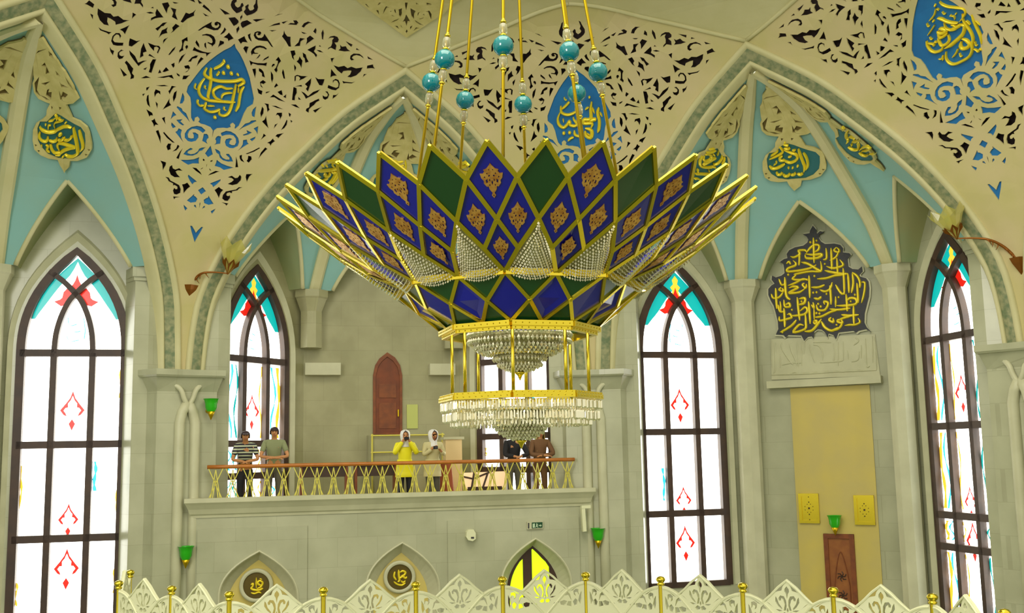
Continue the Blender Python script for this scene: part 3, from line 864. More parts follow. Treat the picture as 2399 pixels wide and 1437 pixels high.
for (i, sg) in WINS:
    wno += 1; zb = WBOT[(i, sg)]
    root = empty('window_%d' % wno, sw(i, sg, 0, zb, 0.01), kind='structure')
    # panes
    pb = MB(); s_ = cut_sheet(arch_outline(WW, zb, WSP, WZ), [], 0)
    pb.add([sw(i, sg, u, z, 0.009) for u, z in s_[0]], s_[1]); pb.build('window_pane', M_PANE, root)
    fr = MB()
    wtube(fr, i, sg, arch_outline(WW-0.001, zb, WSP, WZ), 0.0130)
    wtube(fr, i, sg, [(-WW, zb+0.004), (WW, zb+0.004)], 0.010)
    for z in [WSP]+BARS[(i, sg)]: wtube(fr, i, sg, [(-WW, z), (WW, z)], 0.0115)
    for s in (-1, 1):
        wtube(fr, i, sg, [(s*0.0295, zb), (s*0.0295, WSP)], 0.0098)
        arc = [(s*0.0295, WSP), (s*0.0275, WSP+0.03), (s*0.021, WSP+0.058), (s*0.011, WSP+0.082), (0, WSP+0.097), (-s*0.020, WSP+0.118), (-s*0.042, WSP+0.134)]
        wtube(fr, i, sg, smooth_line(arc, 3), 0.0085)
    fr.build('window_frame', M_FRAME, root)
    # stained glass
    flat(i, sg, sym(RED_TOP), M_PRED, 'red_glass', root)
    for s in (-1, 1):      # teal border of the pointed head
        ol = [p for p in arch_outline(WW-0.006, zb, WSP, WZ-0.010, 14) if p[1] > WSP+0.055 and p[0]*s >= 0]
        ol.sort(key=lambda p: p[1]); wd_ = 0.020 if (i, sg) != (0, 1) else 0.012
        inn_p = [(p[0]-s*wd_*(0.5+0.5*min(1, (p[1]-WSP-0.055)/0.03))*min(1, abs(p[0])/0.02), p[1]-0.55*wd_*min(1, (p[1]-WSP-0.055)/0.05)) for p in ol]
        mb = MB().grid([[sw(i, sg, u, z, 0.0085) for u, z in ol], [sw(i, sg, u, z, 0.0085) for u, z in inn_p]]); mb.build('teal_glass', M_PTEAL, root)
    if (i, sg) != (0, 1): flat(i, sg, sym([(0, WSP+0.150), (0.006, WSP+0.142), (0.004, WSP+0.134), (0.010, WSP+0.128), (0.006, WSP+0.122), (0.010, WSP+0.105), (0.003, WSP+0.118), (0, WSP+0.128)]), M_PYEL, 'amber_glass', root, 0.0079)
    for (zc, h) in ((0.085, 0.055), (-0.089, 0.045), (-0.165 if (i, sg) != (2, 1) else -0.15, 0.055)):
        if zc-0.02 < zb: continue
        P = [(x*h*0.55, zc+z*h*0.75-h*0.2) for x, z in SPADE]
        flat(i, sg, P+[(-x, z) for x, z in reversed(P)], M_PRED, 'red_glass', root)
        flat(i, sg, [(0, zc-h*0.28), (h*0.09, zc-h*0.42), (0, zc-h*0.62), (-h*0.09, zc-h*0.42)], M_PRED, 'red_glass', root)
    random.seed(i*7+sg)
    heavy = (i, sg) in ((1, -1), (2, 1))
    zz_ = [WSP-0.008]+[b-0.008 for b in BARS[(i, sg)]]+[zb]
    for q in range(len(zz_)-1):       # flowing borders of coloured glass down both sides of the lights
        z1, z0 = zz_[q]-0.002, zz_[q+1]+0.018
        if z1-z0 < 0.02: continue
        for s in (-1, 1):
            for (u0, du, mt, amp) in ([(0.068, 0.0035, M_PYEL, 0.003), (0.055, 0.0022, M_PCYAN, 0.006), (0.040, 0.0018, M_PTEAL, 0.004), (0.0215, 0.0014, M_PYEL, 0.003)] if heavy else [(0.0725, 0.0014, M_PYEL, 0.0012)]+([(0.038, 0.0022, M_PCYAN, 0.001)] if (q+i) % 2 else [])):
                if not heavy and random.random() < 0.3: continue
                za = z1 if heavy else random.uniform((z0+z1)/2, z1); zb_ = z0 if heavy else za-(z1-z0)*random.uniform(0.3, 0.6); zb_ = max(zb_, z0)
                ph = random.uniform(0, 6); L = []; R_ = []; n_ = 10
                for t in range(n_+1):
                    z = za+(zb_-za)*t/n_; w_ = du*(0.35+abs(sin(ph+t*0.9))); u = u0+amp*sin(ph+t*0.75)
                    L.append((s*(u-w_), z)); R_.append((s*(u+w_), z))
                mb = MB().grid([[sw(i, sg, u, z, 0.0085) for u, z in L], [sw(i, sg, u, z, 0.0085) for u, z in R_]])
                mb.build('coloured_glass', mt, root)
    if True:                          # pale blue lettering in the pointed middle light
        mb = MB()
        for P in ([(-.012, .235), (-.009, .222), (.002, .224)], [(-.014, .214), (0, .211), (.008, .213)], [(-.013, .205), (-.008, .196), (.006, .198)], [(.012, .235), (.015, .215), (.014, .2)]):
            P = smooth_line(P, 3); mb.grid([[sw(i, sg, u-.0008, z+.0006, 0.0085) for u, z in P], [sw(i, sg, u+.0008, z-.0006, 0.0085) for u, z in P]])
        mb.build('blue_lettering', M_PCYAN, root)
# ------------------------------------------------------------ the great chandelier
CX, CY, CR = 0.03, S, -5.5
def cp(ang, R, z):
    a = radians(ang+CR); return Vector((CX+R*sin(a), CY-R*cos(a), z+EYE))
ch = empty('chandelier', (CX, CY, EYE+1.2), 'huge lotus shaped chandelier of gold lattice with cobalt and green glass panels', 'chandelier')
LV = [(1.52, 2.0), (1.84, 2.20), (2.18, 2.44), (2.60, 2.77), (2.92, 3.05)]
def lv(h, L):      # h in units of half nodes (11.25 deg)
    R, z = LV[L]
    if L == 0 and (h/2) % 2 == 1: R *= cos(radians(22.5))*1.01
    return cp(h*11.25, R, z)
FIL = [(0, 1), (.13, .84), (.33, .66), (.55, .6), (.48, .5), (.62, .36), (.83, .37), (.76, .1), (.6, -.06), (.62, -.2), (.43, -.38), (.3, -.36), (.26, -.52), (.07, -.72), (.15, -.85), (0, -1)]
FILH = [[(.10, .66), (.2, .6), (.12, .54)], [(.28, .44), (.4, .36), (.26, .32)], [(.12, .30), (.24, .26), (.22, .16), (.1, .2)], [(.5, .22), (.6, .14), (.44, .08)], [(.14, .08), (.22, -.04), (.12, -.12)], [(.3, .04), (.46, -.02), (.42, -.2), (.3, -.14), (.34, -.04)], [(.16, -.24), (.26, -.28), (.18, -.36)]]
fs_ = cut_sheet(FIL+[(-x, y) for x, y in reversed(FIL[1:-1])], FILH+[[(-x, y) for x, y in h] for h in FILH]+[[(0, -.02), (.06, -.16), (0, -.3), (-.06, -.16)], [(0, -.8), (.05, -.86), (0, -.92), (-.05, -.86)]], 0)
M_FIL = mat('antique_gold_filigree', (222, 172, 92), 0.35, 0.55, rgb2=(186, 126, 60), scale=14)
frame = MB()
def outw(*ps):
    n = (ps[1]-ps[0]).cross(ps[2]-ps[0]).normalized(); c = ps[0]
    if n.dot(Vector((c.x-CX, c.y-CY, -1.0))) < 0: n = -n
    return n
def gpanel(name, pts, material, fil=False):
    mb = MB(); n = outw(*pts[:3]); t = n*0.012
    mb.prism([p-t for p in pts], [p+t for p in pts])
    o = mb.build(name, material, ch)
    if fil:
        b, r, tp, l = pts
        c = b*0.5+tp*0.5; up = (tp-b)/2; sd = (r-l)/2; nn = sd.cross(up).normalized()
        if nn.dot(n) < 0: nn = -nn
        bend = ((r+l)/2-c)
        f = lambda x, y, d: c+up*(y*0.45-0.02)+sd*(x*0.55)+bend*(1-abs(y)*0.42)+nn*(0.022-d)
        solid_sheet('gold_filigree', fs_, f, 0.01, M_FIL, o)
    return o
def strip(a, b, w=0.050):
    d = (b-a).normalized(); c = (a+b)/2; n = Vector((c.x-CX, c.y-CY, -1.2)); n = (n-d*n.dot(d)).normalized(); y = d.cross(n)
    frame.box(c+n*0.016, (b-a)/2+d*0.01, y*w/2, n*0.016)
crys = []
for k in range(16):
    h = 2*k
    P = lambda q, L: lv(h+q, L)
    gpanel('blue_glass_panel', [P(0, 0), P(.5, 1), P(0, 2), P(-.5, 1)], M_GLASSB, True)
    gpanel('blue_glass_panel', [P(.5, 1), P(1, 2), P(.5, 3), P(0, 2)], M_GLASSB, True)
    gpanel('blue_glass_panel', [P(-.5, 1), P(0, 2), P(-.5, 3), P(-1, 2)], M_GLASSB, True)
    gpanel('blue_glass_panel', [P(0, 2), P(.5, 3), P(0, 4), P(-.5, 3)], M_GLASSB, True)
    gpanel('green_glass_panel', [P(1, 2), P(1.5, 3), P(1, 4), P(.5, 3)], M_GLASSG)
    for a, b in (((0, 0), (.5, 1)), ((.5, 1), (1, 2)), ((0, 0), (-.5, 1)), ((-.5, 1), (-1, 2)), ((.5, 1), (0, 2)), ((-.5, 1), (0, 2)),
                 ((1, 2), (.5, 3)), ((-1, 2), (-.5, 3)), ((0, 2), (.5, 3)), ((0, 2), (-.5, 3)), ((.5, 3), (0, 4)), ((-.5, 3), (0, 4)), ((.5, 3), (1, 4)), ((1.5, 3), (1, 4))):
        strip(P(*a), P(*b))
    # crystal curtain between two petals
    a, b, t = P(0, 0), P(2, 0), P(1, 2)
    cm = MB(); n = outw(a, b, t)
    cm.prism([a-n*0.03, b-n*0.03, t-n*0.03], [a-n*0.02, b-n*0.02, t-n*0.02])
    cur = cm.build('crystal_curtain', M_CRYSD, ch)
    bd = MB(); rows = 21
    for r in range(rows):
        f = (r+0.3)/rows; l = a.lerp(t, f); rr = b.lerp(t, f); m = max(3, int((l-rr).length/0.030))
        for q in range(m+1):
            u = q/m; p = l.lerp(rr, u)+n*(0.012+0.05*4*u*(1-u))+Vector((0, 0, -0.045*4*u*(1-u)*(1-f)))
            s = 0.012+0.004*((q+r) % 2); x = (b-a).normalized()*s; z = Vector((0, 0, s*1.25)); y = n*s
            bd.add([p+x, p-x, p+y, p-y, p+z, p-z], [(0, 2, 4), (2, 1, 4), (1, 3, 4), (3, 0, 4), (2, 0, 5), (1, 2, 5), (3, 1, 5), (0, 3, 5)])
    bd.build('crystal_bead', M_CRYS, cur, kind='stuff')
# lower bowl of plain panels
BL0 = lambda h: lv(h, 0)
def bl1(h): return cp(h*11.25, 1.22, 1.735)
def bl2(h): return cp(h*11.25, 0.96*(cos(radians(22.5)) if (h/2) % 2 == 1 else 1), 1.53)
for k in range(16):
    h = 2*k
    gpanel('blue_glass_panel', [bl2(h), bl1(h+1), BL0(h), bl1(h-1)], M_GLASSB)
    gpanel('green_glass_panel', [BL0(h), BL0(h+2), bl1(h+1)], M_GLASSG)
    gpanel('green_glass_panel', [bl2(h), bl2(h+2), bl1(h+1)], M_GLASSG)
    for a, b in ((BL0(h), bl1(h+1)), (BL0(h), bl1(h-1)), (bl1(h+1), bl2(h)), (bl1(h-1), bl2(h))): strip(a, b, 0.045)
frame.build('gold_lattice_frame', M_GOLD, ch)
def octring(R, z, hgt, thick, name, steps=((0, 0, 1),), material=M_GOLD):
    mb = MB()
    for k in range(8):
        for (dr, dz, f) in steps:
            a = cp(k*45, R+dr, z+dz); b = cp(k*45+45, R+dr, z+dz); d = (b-a).normalized(); y = Vector((0, 0, 1)).cross(d)
            mb.box((a+b)/2, (b-a)/2, y*thick*f/2, Vector((0, 0, hgt*f/2)))
            n = int((b-a).length/0.075)
            for q in range(n):      # pierced beading
                c = a.lerp(b, (q+0.5)/n)-y*(thick*f/2) if (a.lerp(b, .5)+y-Vector((CX, CY, z+EYE))).length < (a.lerp(b, .5)-Vector((CX, CY, z+EYE))).length else a.lerp(b, (q+0.5)/n)+y*(thick*f/2)
                mb.ball(c, 0.009, 6, 4)
    return mb.build(name, material, ch)
octring(1.535, 1.99, 0.075, 0.08, 'main_ring')
octring(0.965, 1.49, 0.06, 0.09, 'upper_ring', ((0, 0, 1), (-0.03, -0.05, 0.7)))
octring(0.97, 0.665, 0.055, 0.09, 'lower_ring', ((0, 0, 1), (0.01, 0.04, 0.5)))
for k in range(8):
    MB().tube([cp(k*45, 0.84, 1.46), cp(k*45, 0.84, 0.68)], 0.021, 10).build('gold_rod', M_GOLD, ch, smooth=True)
def crystal_bowl(name, rows, size=0.026, body=True):
    mb = MB(); mb.lathe((CX, CY, EYE), [(r-0.03, z) for r, z in rows], 24)
    o = mb.build(name, M_CRYSD, ch, smooth=True)
    bd = MB()
    for i in range(len(rows)-1):
        (r0, z0), (r1, z1) = rows[i], rows[i+1]
        m = max(1, int(hypot(r1-r0, z1-z0)/(size*2.1)))
        for j in range(m):
            f = j/m; r = r0+(r1-r0)*f; z = z0+(z1-z0)*f; n = max(6, int(2*pi*r/(size*2.1)))
            for q in range(n):
                a = 360*(q+(j % 2)*0.5)/n; p = cp(a, r, z); s = size*random.uniform(0.75, 1.1); er = (p-Vector((CX, CY, p.z))).normalized(); et = Vector((-er.y, er.x, 0))
                t = random.uniform(-0.5, 0.5); x = (et*cos(t)+er*sin(t))*s; y = (er*cos(t)-et*sin(t))*s; zz = Vector((0, 0, s*1.5))
                bd.add([p+x, p-x, p+y, p-y, p+zz, p-zz], [(0, 2, 4), (2, 1, 4), (1, 3, 4), (3, 0, 4), (2, 0, 5), (1, 2, 5), (3, 1, 5), (0, 3, 5)])
    bd.build('crystal_bead', M_CRYS, o, kind='stuff')
crystal_bowl('crystal_bowl', [(0.64, 1.44), (0.63, 1.36), (0.56, 1.29), (0.46, 1.235), (0.35, 1.20)])
crystal_bowl('crystal_bowl', [(0.345, 1.22), (0.325, 1.15), (0.27, 1.08), (0.18, 1.03), (0.06, 1.0)], 0.022)
crystal_bowl('crystal_bowl', [(0.36, 0.52), (0.37, 0.44), (0.34, 0.34), (0.27, 0.26), (0.17, 0.20), (0.05, 0.17)], 0.022)
gb = MB(); gb.lathe((CX, CY, EYE), [(0.36, 0.545), (0.37, 0.535), (0.36, 0.525)], 24); gb.lathe((CX, CY, EYE), [(0.36, 1.225), (0.372, 1.215), (0.36, 1.205)], 24)
gb.build('gold_rim', M_GOLD, ch, smooth=True)
for z in (1.0, 0.17):
    MB().lathe((CX, CY, EYE+z), [(0.06, 0.0), (0.065, -0.02), (0.03, -0.05), (0.018, -0.08), (0.004, -0.11)], 12).build('gold_finial', M_GOLD, ch, smooth=True)
M_PRISM = mat('clear_crystal_prism', (250, 244, 222), 0.06, metal=0.7, spec=0.9)
for (R, z0, hh, st) in ((0.985, 0.625, 0.115, 0.037), (0.955, 0.495, 0.115, 0.037), (0.86, 0.42, 0.10, 0.042), (0.60, 0.60, 0.10, 0.05)):
    mb = MB()
    for k in range(8):
        a = cp(k*45, R, z0); b = cp(k*45+45, R, z0); n = int((b-a).length/st); d = (b-a).normalized()*st*0.40; y = Vector((0, 0, 1)).cross(d).normalized()*0.016
        for q in range(n):
            c = a.lerp(b, (q+0.5)/n); h2 = hh*random.uniform(0.92, 1.05); tw = random.uniform(-.9, .9); d2 = d*cos(tw)+y*sin(tw); y2 = y*cos(tw)-d*sin(tw)*0.5
            top = [c+d2*0.5, c+y2, c-d2*0.5, c-y2]; up = Vector((0, 0, -0.02))
            mid = [c+d2+up, c+y2*1.2+up, c-d2+up, c-y2*1.2+up]; lo = [p+Vector((0, 0, -h2+0.04)) for p in mid]
            mb.prism(mid, top); mb.prism(lo, mid); tip = c+Vector((0, 0, -h2)); kk = len(mb.v); mb.v += lo+[tip]
            for j in range(4): mb.f.append((kk+(j+1) % 4, kk+j, kk+4))
    mb.build('crystal_fringe', M_PRISM, ch, kind='stuff')
# suspension rods with glass balls
def susp(ang):
    zt = 12.6
    def at(z): return cp(ang, 1.47-(z-2.0)*(0.40/2.76), z)
    r = MB().tube([at(2.02), at(zt)], 0.02, 8).build('suspension_rod', M_GOLDD, ch, smooth=True)
    ax = (at(zt)-at(2.02)).normalized()
    c = at(4.76)
    MB().lathe(c, [(0.03, -0.118), (0.075, -0.10), (0.112, -0.055), (0.125, 0), (0.112, 0.055), (0.075, 0.10), (0.03, 0.118)], 24, ax).build('teal_glass_ball', M_BALL, r, smooth=True)
    for s in (-1, 1):
        MB().lathe(c+ax*s*0.215, [(0.02, -0.085), (0.045, -0.06), (0.056, 0), (0.045, 0.06), (0.02, 0.085)], 16, ax).build('clear_glass_bead', M_CLEAR, r, smooth=True)
        for dz, rr in ((0.135, 0.042), (0.315, 0.038), (0.345, 0.022)):
            MB().lathe(c+ax*s*dz, [(rr*0.6, -0.016), (rr, -0.008), (rr, 0.008), (rr*0.6, 0.016)], 14, ax).build('gold_collar', M_GOLD, r, smooth=True)
for k in range(8): susp(k*45-1)
MB().lathe((CX, CY, EYE+12.5), [(0.25, 0), (0.3, 0.1), (0.1, 0.3)], 20).build('ceiling_canopy', M_GOLD, ch, smooth=True)
# ------------------------------------------------------------ tracing helpers on real surfaces
class Plane:
    def __init__(s, o, ex, n):     # n points towards the hall
        s.o = Vector(o); s.x = Vector(ex).normalized(); s.n = Vector(n).normalized(); s.y = Vector((0, 0, 1))
    def hit(s, px, py):
        d = ray(px, py); t = (s.o-CAM).dot(s.n)/d.dot(s.n); q = CAM+d*t-s.o
        return q.dot(s.x), q.z
    def pt(s, u, v, off=0.0): return s.o+s.x*u+s.y*v+s.n*off
    def w(s, px, py, off=0.0): return s.pt(*s.hit(px, py), off)
def bay_plane(i, n):
    m, e, o = BF[i]; return Plane(W(i, 0, n, FLOORZ), e, -o)
def traced(name, pl, P, thick, material, parent=None, off=0.0, holes=(), kind=None):
    """flat plate cut to an outline traced on a plane; front face at off"""
    q = [pl.hit(*p) for p in P]; hs = [[pl.hit(*p) for p in h] for h in holes]
    return solid_sheet(name, cut_sheet(q, hs, 0), lambda u, v, d: pl.pt(u, v, off-d), thick, material, parent, kind)
def crop(o, sc, txt):
    out = []
    for l in txt.strip().split('\n'):
        out.append([(o[0]+float(a)/sc, o[1]+float(b)/sc) for a, b in (c.split(',')[:2] for c in l.split())])
    return out
def ribbon(mb, hitf, pts, wpx, lift, k=4, taper=True):
    """raised stroke on a surface; hitf(px, py, off) -> world"""
    L = smooth_line(pts, k) if len(pts) > 2 else [pts[0], ((pts[0][0]+pts[-1][0])/2, (pts[0][1]+pts[-1][1])/2), pts[-1]]
    rows = []; n = len(L)
    for q, p in enumerate(L):
        a = L[max(q-1, 0)]; b = L[min(q+1, n-1)]; dx, dy = b[0]-a[0], b[1]-a[1]; l = hypot(dx, dy) or 1
        f = 1.0 if not taper else min(1.0, 0.35+4.0*min(q, n-1-q)/n)
        nx, ny = -dy/l*wpx/2*f, dx/l*wpx/2*f
        r = [hitf(p[0]+nx, p[1]+ny, 0.004), hitf(p[0]+nx*0.6, p[1]+ny*0.6, lift*0.8), hitf(p[0], p[1], lift), hitf(p[0]-nx*0.6, p[1]-ny*0.6, lift*0.8), hitf(p[0]-nx, p[1]-ny, 0.004)]
        if any(v is None for v in r): continue
        rows.append(r)
    if len(rows) > 1: mb.grid(rows)
def blob(mb, hitf, p, rpx, lift, n=8):
    c = hitf(p[0], p[1], lift)
    if c is None: return
    R1 = [hitf(p[0]+rpx*cos(2*pi*q/n), p[1]+rpx*1.2*sin(2*pi*q/n), 0.004) for q in range(n)]
    R2 = [hitf(p[0]+rpx*.6*cos(2*pi*q/n), p[1]+rpx*.75*sin(2*pi*q/n), lift) for q in range(n)]
    if any(v is None for v in R1+R2): return
    k = len(mb.v); mb.v += R1+R2+[c]
    for q in range(n):
        mb.f.append((k+q, k+(q+1) % n, k+n+(q+1) % n, k+n+q)); mb.f.append((k+n+q, k+n+(q+1) % n, k+2*n))
def strokes(name, hitf, o, sc, txt, wd, lift, material, parent=None):
    """each line 'w x,y x,y ...' (w multiplies the pen width), a line with one point is a dot"""
    mb = MB()
    for l in txt.strip().split('\n'):
        f, *c = l.split(); P = [(o[0]+float(a)/sc, o[1]+float(b)/sc) for a, b in (q.split(',') for q in c)]
        if len(P) == 1: blob(mb, hitf, P[0], wd*float(f)/2, lift)
        else: ribbon(mb, hitf, P, wd*float(f), lift)
    return mb.build(name, material, parent, smooth=True)

# ------------------------------------------------------------ gilded names on the pendentives
def pend_hitf(k, base=0.002):
    def f(px, py, off):
        x, z = pend_hit(k, px, py); return pend_pt(k, x, z, base-off/S)
    return f
N1 = """1.0 720,190 700,230 650,280 580,320 510,350
1.1 715,195
1.5 795,310
1.4 705,430
1.4 860,440
1.0 985,460
.7 560,480 600,440 620,390
1.3 375,320 330,420 345,480 430,540 600,590 800,600 950,590 1060,560 1110,610 1050,660 980,690
1.2 465,320 450,420 460,540 440,700 400,880 420,930
1.2 330,530 250,650 215,780 270,900 400,970 560,990 720,1000 850,1010 930,1000
1.1 950,640 930,750 900,900 880,1010 840,1150 790,1240 700,1280 620,1240 620,1160
1.1 880,730 760,740 650,700 560,730 500,790 520,880 580,940 700,980
.8 870,820 770,830 690,860 660,930
1.1 1110,690 1050,800 1020,950 1000,1080 940,1190
.7 1000,700 990,820
.6 345,670 330,720 360,740
.6 155,630 130,720 175,750
.9 200,950 190,1020 240,1080 310,1060
1.1 360,1000 340,1080 330,1140 430,1200 550,1190 630,1140
.8 380,1080 520,1080
.6 720,1090 710,1150 750,1160
1.3 535,1310"""
N2 = """1.0 510,460 450,530 370,600
1.1 345,530 350,640 390,690 480,710 580,680 660,620
1.2 340,650 290,780 310,890 390,950 460,900 510,830 520,900 600,920 650,880 590,800 580,740
.7 385,770 400,850
.6 410,370 420,420 460,430
1.3 400,1055
1.3 510,1045
1.1 600,990 610,1080 690,1110 740,1060 720,970
1.0 590,1130 530,1150 480,1200
.9 880,380
1.1 520,250
1.0 870,560 800,610
1.4 925,450 905,600 910,760 860,800 780,800 780,870 930,870 910,960
.9 930,560 975,680
1.3 1060,560 1035,680 1065,820 1060,960 1035,1040
.9 1070,650 1120,740
1.6 1010,800 960,800 880,830
1.5 800,960 900,990 930,1060 900,1140 820,1100 800,1000
.6 830,1050 890,1090
.9 700,1190 730,1230"""
N3 = """1.0 430,20 480,80 600,130 780,150 900,170 940,240 900,330 830,420
.9 340,100
.8 360,150 330,270 280,350 230,400
.7 380,160 420,195
.5 485,220 520,270 560,260
.6 650,300
.6 755,265
.5 660,310 720,320 735,380
1.3 390,350 480,380 560,420 680,450 800,450
1.0 520,440 560,560 680,590 760,560 720,500 660,490
1.6 640,600 760,540 860,480
1.6 830,480 910,500 920,560 880,680 760,800 640,900 540,950
1.2 880,260 900,400 960,500 1040,620 1090,760 1070,880 1070,1000 1000,1130 850,1220 720,1270 620,1240 560,1150 560,1010
.9 960,400 1040,480
.9 310,410
.7 340,480 280,570 200,690
.6 180,450 200,510 240,510
1.5 420,560 480,570 560,600 500,650 410,650 390,600
1.3 400,640 430,740 500,720 600,640
1.2 400,740 420,820 470,900 560,870 620,780 600,680
1.2 170,800 190,900 260,1000 360,1030 470,980 500,900
.6 240,720 260,770 300,765
.8 200,850 260,860 300,870 320,900 340,820 380,840
1.2 1065,280 1110,420 1180,580 1240,720 1265,860
.9 1150,400 1240,490
1.5 880,760 960,800 1020,880 960,950 880,960 840,900 870,800
.8 800,950 760,1040 690,1130
.6 830,1040 850,1110 890,1100
.6 1135,810 1150,890 1190,890
.8 1110,960 1160,990 1200,1020 1230,960 1265,990
.8 510,1080 490,1130 500,1190
.7 415,1160 470,1170"""
for k, (o, sc, tx) in {1: ((440, 120), 8.45, N1), 2: ((1270, 180), 7.98, N2), 3: ((2150, 0), 8.45, N3)}.items():
    ob = strokes('gilded_calligraphy', pend_hitf(k), o, sc, tx, 6.2, 0.07, M_GILT)
    tag(ob, {1: 'gilded Arabic lettering on the blue field left of the chandelier', 2: 'gilded Arabic lettering on the blue field behind the hanging glass balls',
             3: 'gilded Arabic lettering on the blue field at the top right corner'}[k], 'lettering', 'gilded names on the blue pendentive fields')

# ------------------------------------------------------------ stucco crowns and oval medallions on the vaults
def gore_pt(i, g, f, z, off=0.0):
    """g: -1/+1 side gores, 0 middle; f -1..1 across, world point; off towards the hall"""
    def loc(f, z):
        if g == 0:
            e = rib_z(z); m0 = rib_z(BH).y
            m = Vector((0, e.y+(BN-m0)*(TOPZ-z)/(TOPZ-BH), z)); p = m.lerp(e, abs(f))
            return Vector((p.x*(1 if f >= 0 else -1), p.y, z))
        a = rib_z(z); e = inn_z(z); m = (a+e)/2; h = (TOPZ-z)/(TOPZ-LH); m0 = (rib_z(LH)+inn_z(LH))/2
        m = m+(side(LT, LD, LH)-m0)*h
        p = m.lerp(e, f) if f >= 0 else m.lerp(a, -f); return Vector((p.x*g, p.y, z))
    p = loc(f, z); w = W(i, p.x, p.y, p.z)
    if off:
        a = loc(f, z-0.004); b = loc(min(f+0.05, 1), z); c = loc(max(f-0.05, -1), z)
        A = W(i, a.x, a.y, a.z)-w; B = W(i, b.x, b.y, b.z)-W(i, c.x, c.y, c.z)
        n = A.cross(B).normalized()
        if n.dot(Vector((CX, CY, EYE))-w) < 0: n = -n
        w = w+n*off
    return w
def gore_fz(i, g, P):
    m, e, o = BF[i]; q = Vector((P.x/S, P.y/S, 0))-m; s = q.dot(e)*(g if g else 1); n = q.dot(o); z = (P.z-EYE)/S
    z = min(z, TOPZ-0.004)
    if g == 0: return s/max(rib_z(z).x, 1e-4), z
    a = rib_z(z); ee = inn_z(z); mm = (a+ee)/2; h = (TOPZ-z)/(TOPZ-LH); m0 = (rib_z(LH)+inn_z(LH))/2; mm = mm+(side(LT, LD, LH)-m0)*h
    v = Vector((s, n)); M2 = Vector((mm.x, mm.y)); E2 = Vector((ee.x, ee.y)); A2 = Vector((a.x, a.y))
    fe = (v-M2).dot(E2-M2)/max((E2-M2).length_squared, 1e-9)
    if fe >= 0: return fe, z
    return -(v-M2).dot(A2-M2)/max((A2-M2).length_squared, 1e-9), z
c4 = ((60, 20), 3.782)
CROWN = crop(*c4, "208,150 170,180 130,240 135,260 105,330 95,420 80,450 80,560 85,600 70,640 80,720 120,780 190,810 220,820 190,880 185,930 150,965 95,1000 65,1060 60,1150 75,1230 130,1280 200,1310 280,1320 300,1370 345,1437 400,1390 410,1330 480,1330 560,1300 600,1230 600,1180 580,1080 560,1030 500,980 430,950 400,880 375,830 440,820 500,770 510,700 470,690 480,640 460,560 430,470 400,430 370,370 330,300 300,250 260,190")[0]
GROUND = crop(*c4, "290,905 240,930 190,980 130,980 105,1040 110,1150 140,1210 200,1270 290,1305 350,1310 440,1310 500,1280 545,1220 550,1150 545,1080 510,1030 450,1000 400,970 340,930")[0]
CARVE = crop(*c4, """90,640 130,580 105,700 140,760 100,720
130,745 190,785 240,790 180,765
150,640 240,625 180,655
225,350 250,375 270,420 235,395
110,370 210,325 130,350
260,330 370,400 300,380
165,480 190,455 230,545 200,555 205,500
285,525 330,575 300,565
320,615 330,645 400,678 340,672
370,575 430,655 462,690 400,645
312,700 330,785 420,818 350,802
250,720 245,785 190,745 200,700 230,690 215,720
360,775 392,740 350,715 335,760
240,845 258,852 245,872
318,852 335,858 322,876
80,1185 100,1190 88,1200
105,1235 125,1240 112,1250
570,1225 590,1230 578,1240
545,1268 565,1272 552,1282""")
def to_fz(P): 
    out = []
    for p in P:
        h = hit(GBVH[0], *p)
        q = 0
        while h is None and q < 30: q += 1; h = hit(GBVH[0], p[0]+(100-p[0])*0.03*q, p[1]+2*q)
        out.append(gore_fz(0, 1, h))
    return out
CR_FZ = to_fz(CROWN); GR_FZ = to_fz(GROUND); CA_FZ = [to_fz(widen(h, 0.9)) for h in CARVE]
cr_sheet = cut_sheet(CR_FZ, [GR_FZ]+CA_FZ, 0.02); gr_sheet = cut_sheet(GR_FZ, [], 0.02); cb_sheet = cut_sheet([(f*0.93, z) for f, z in CR_FZ], [], 0.02)
M_CDARK = mat('shadowed_stucco_ground', (112, 96, 52), 0.8)  # shade of the carved grooves put into a brown backing
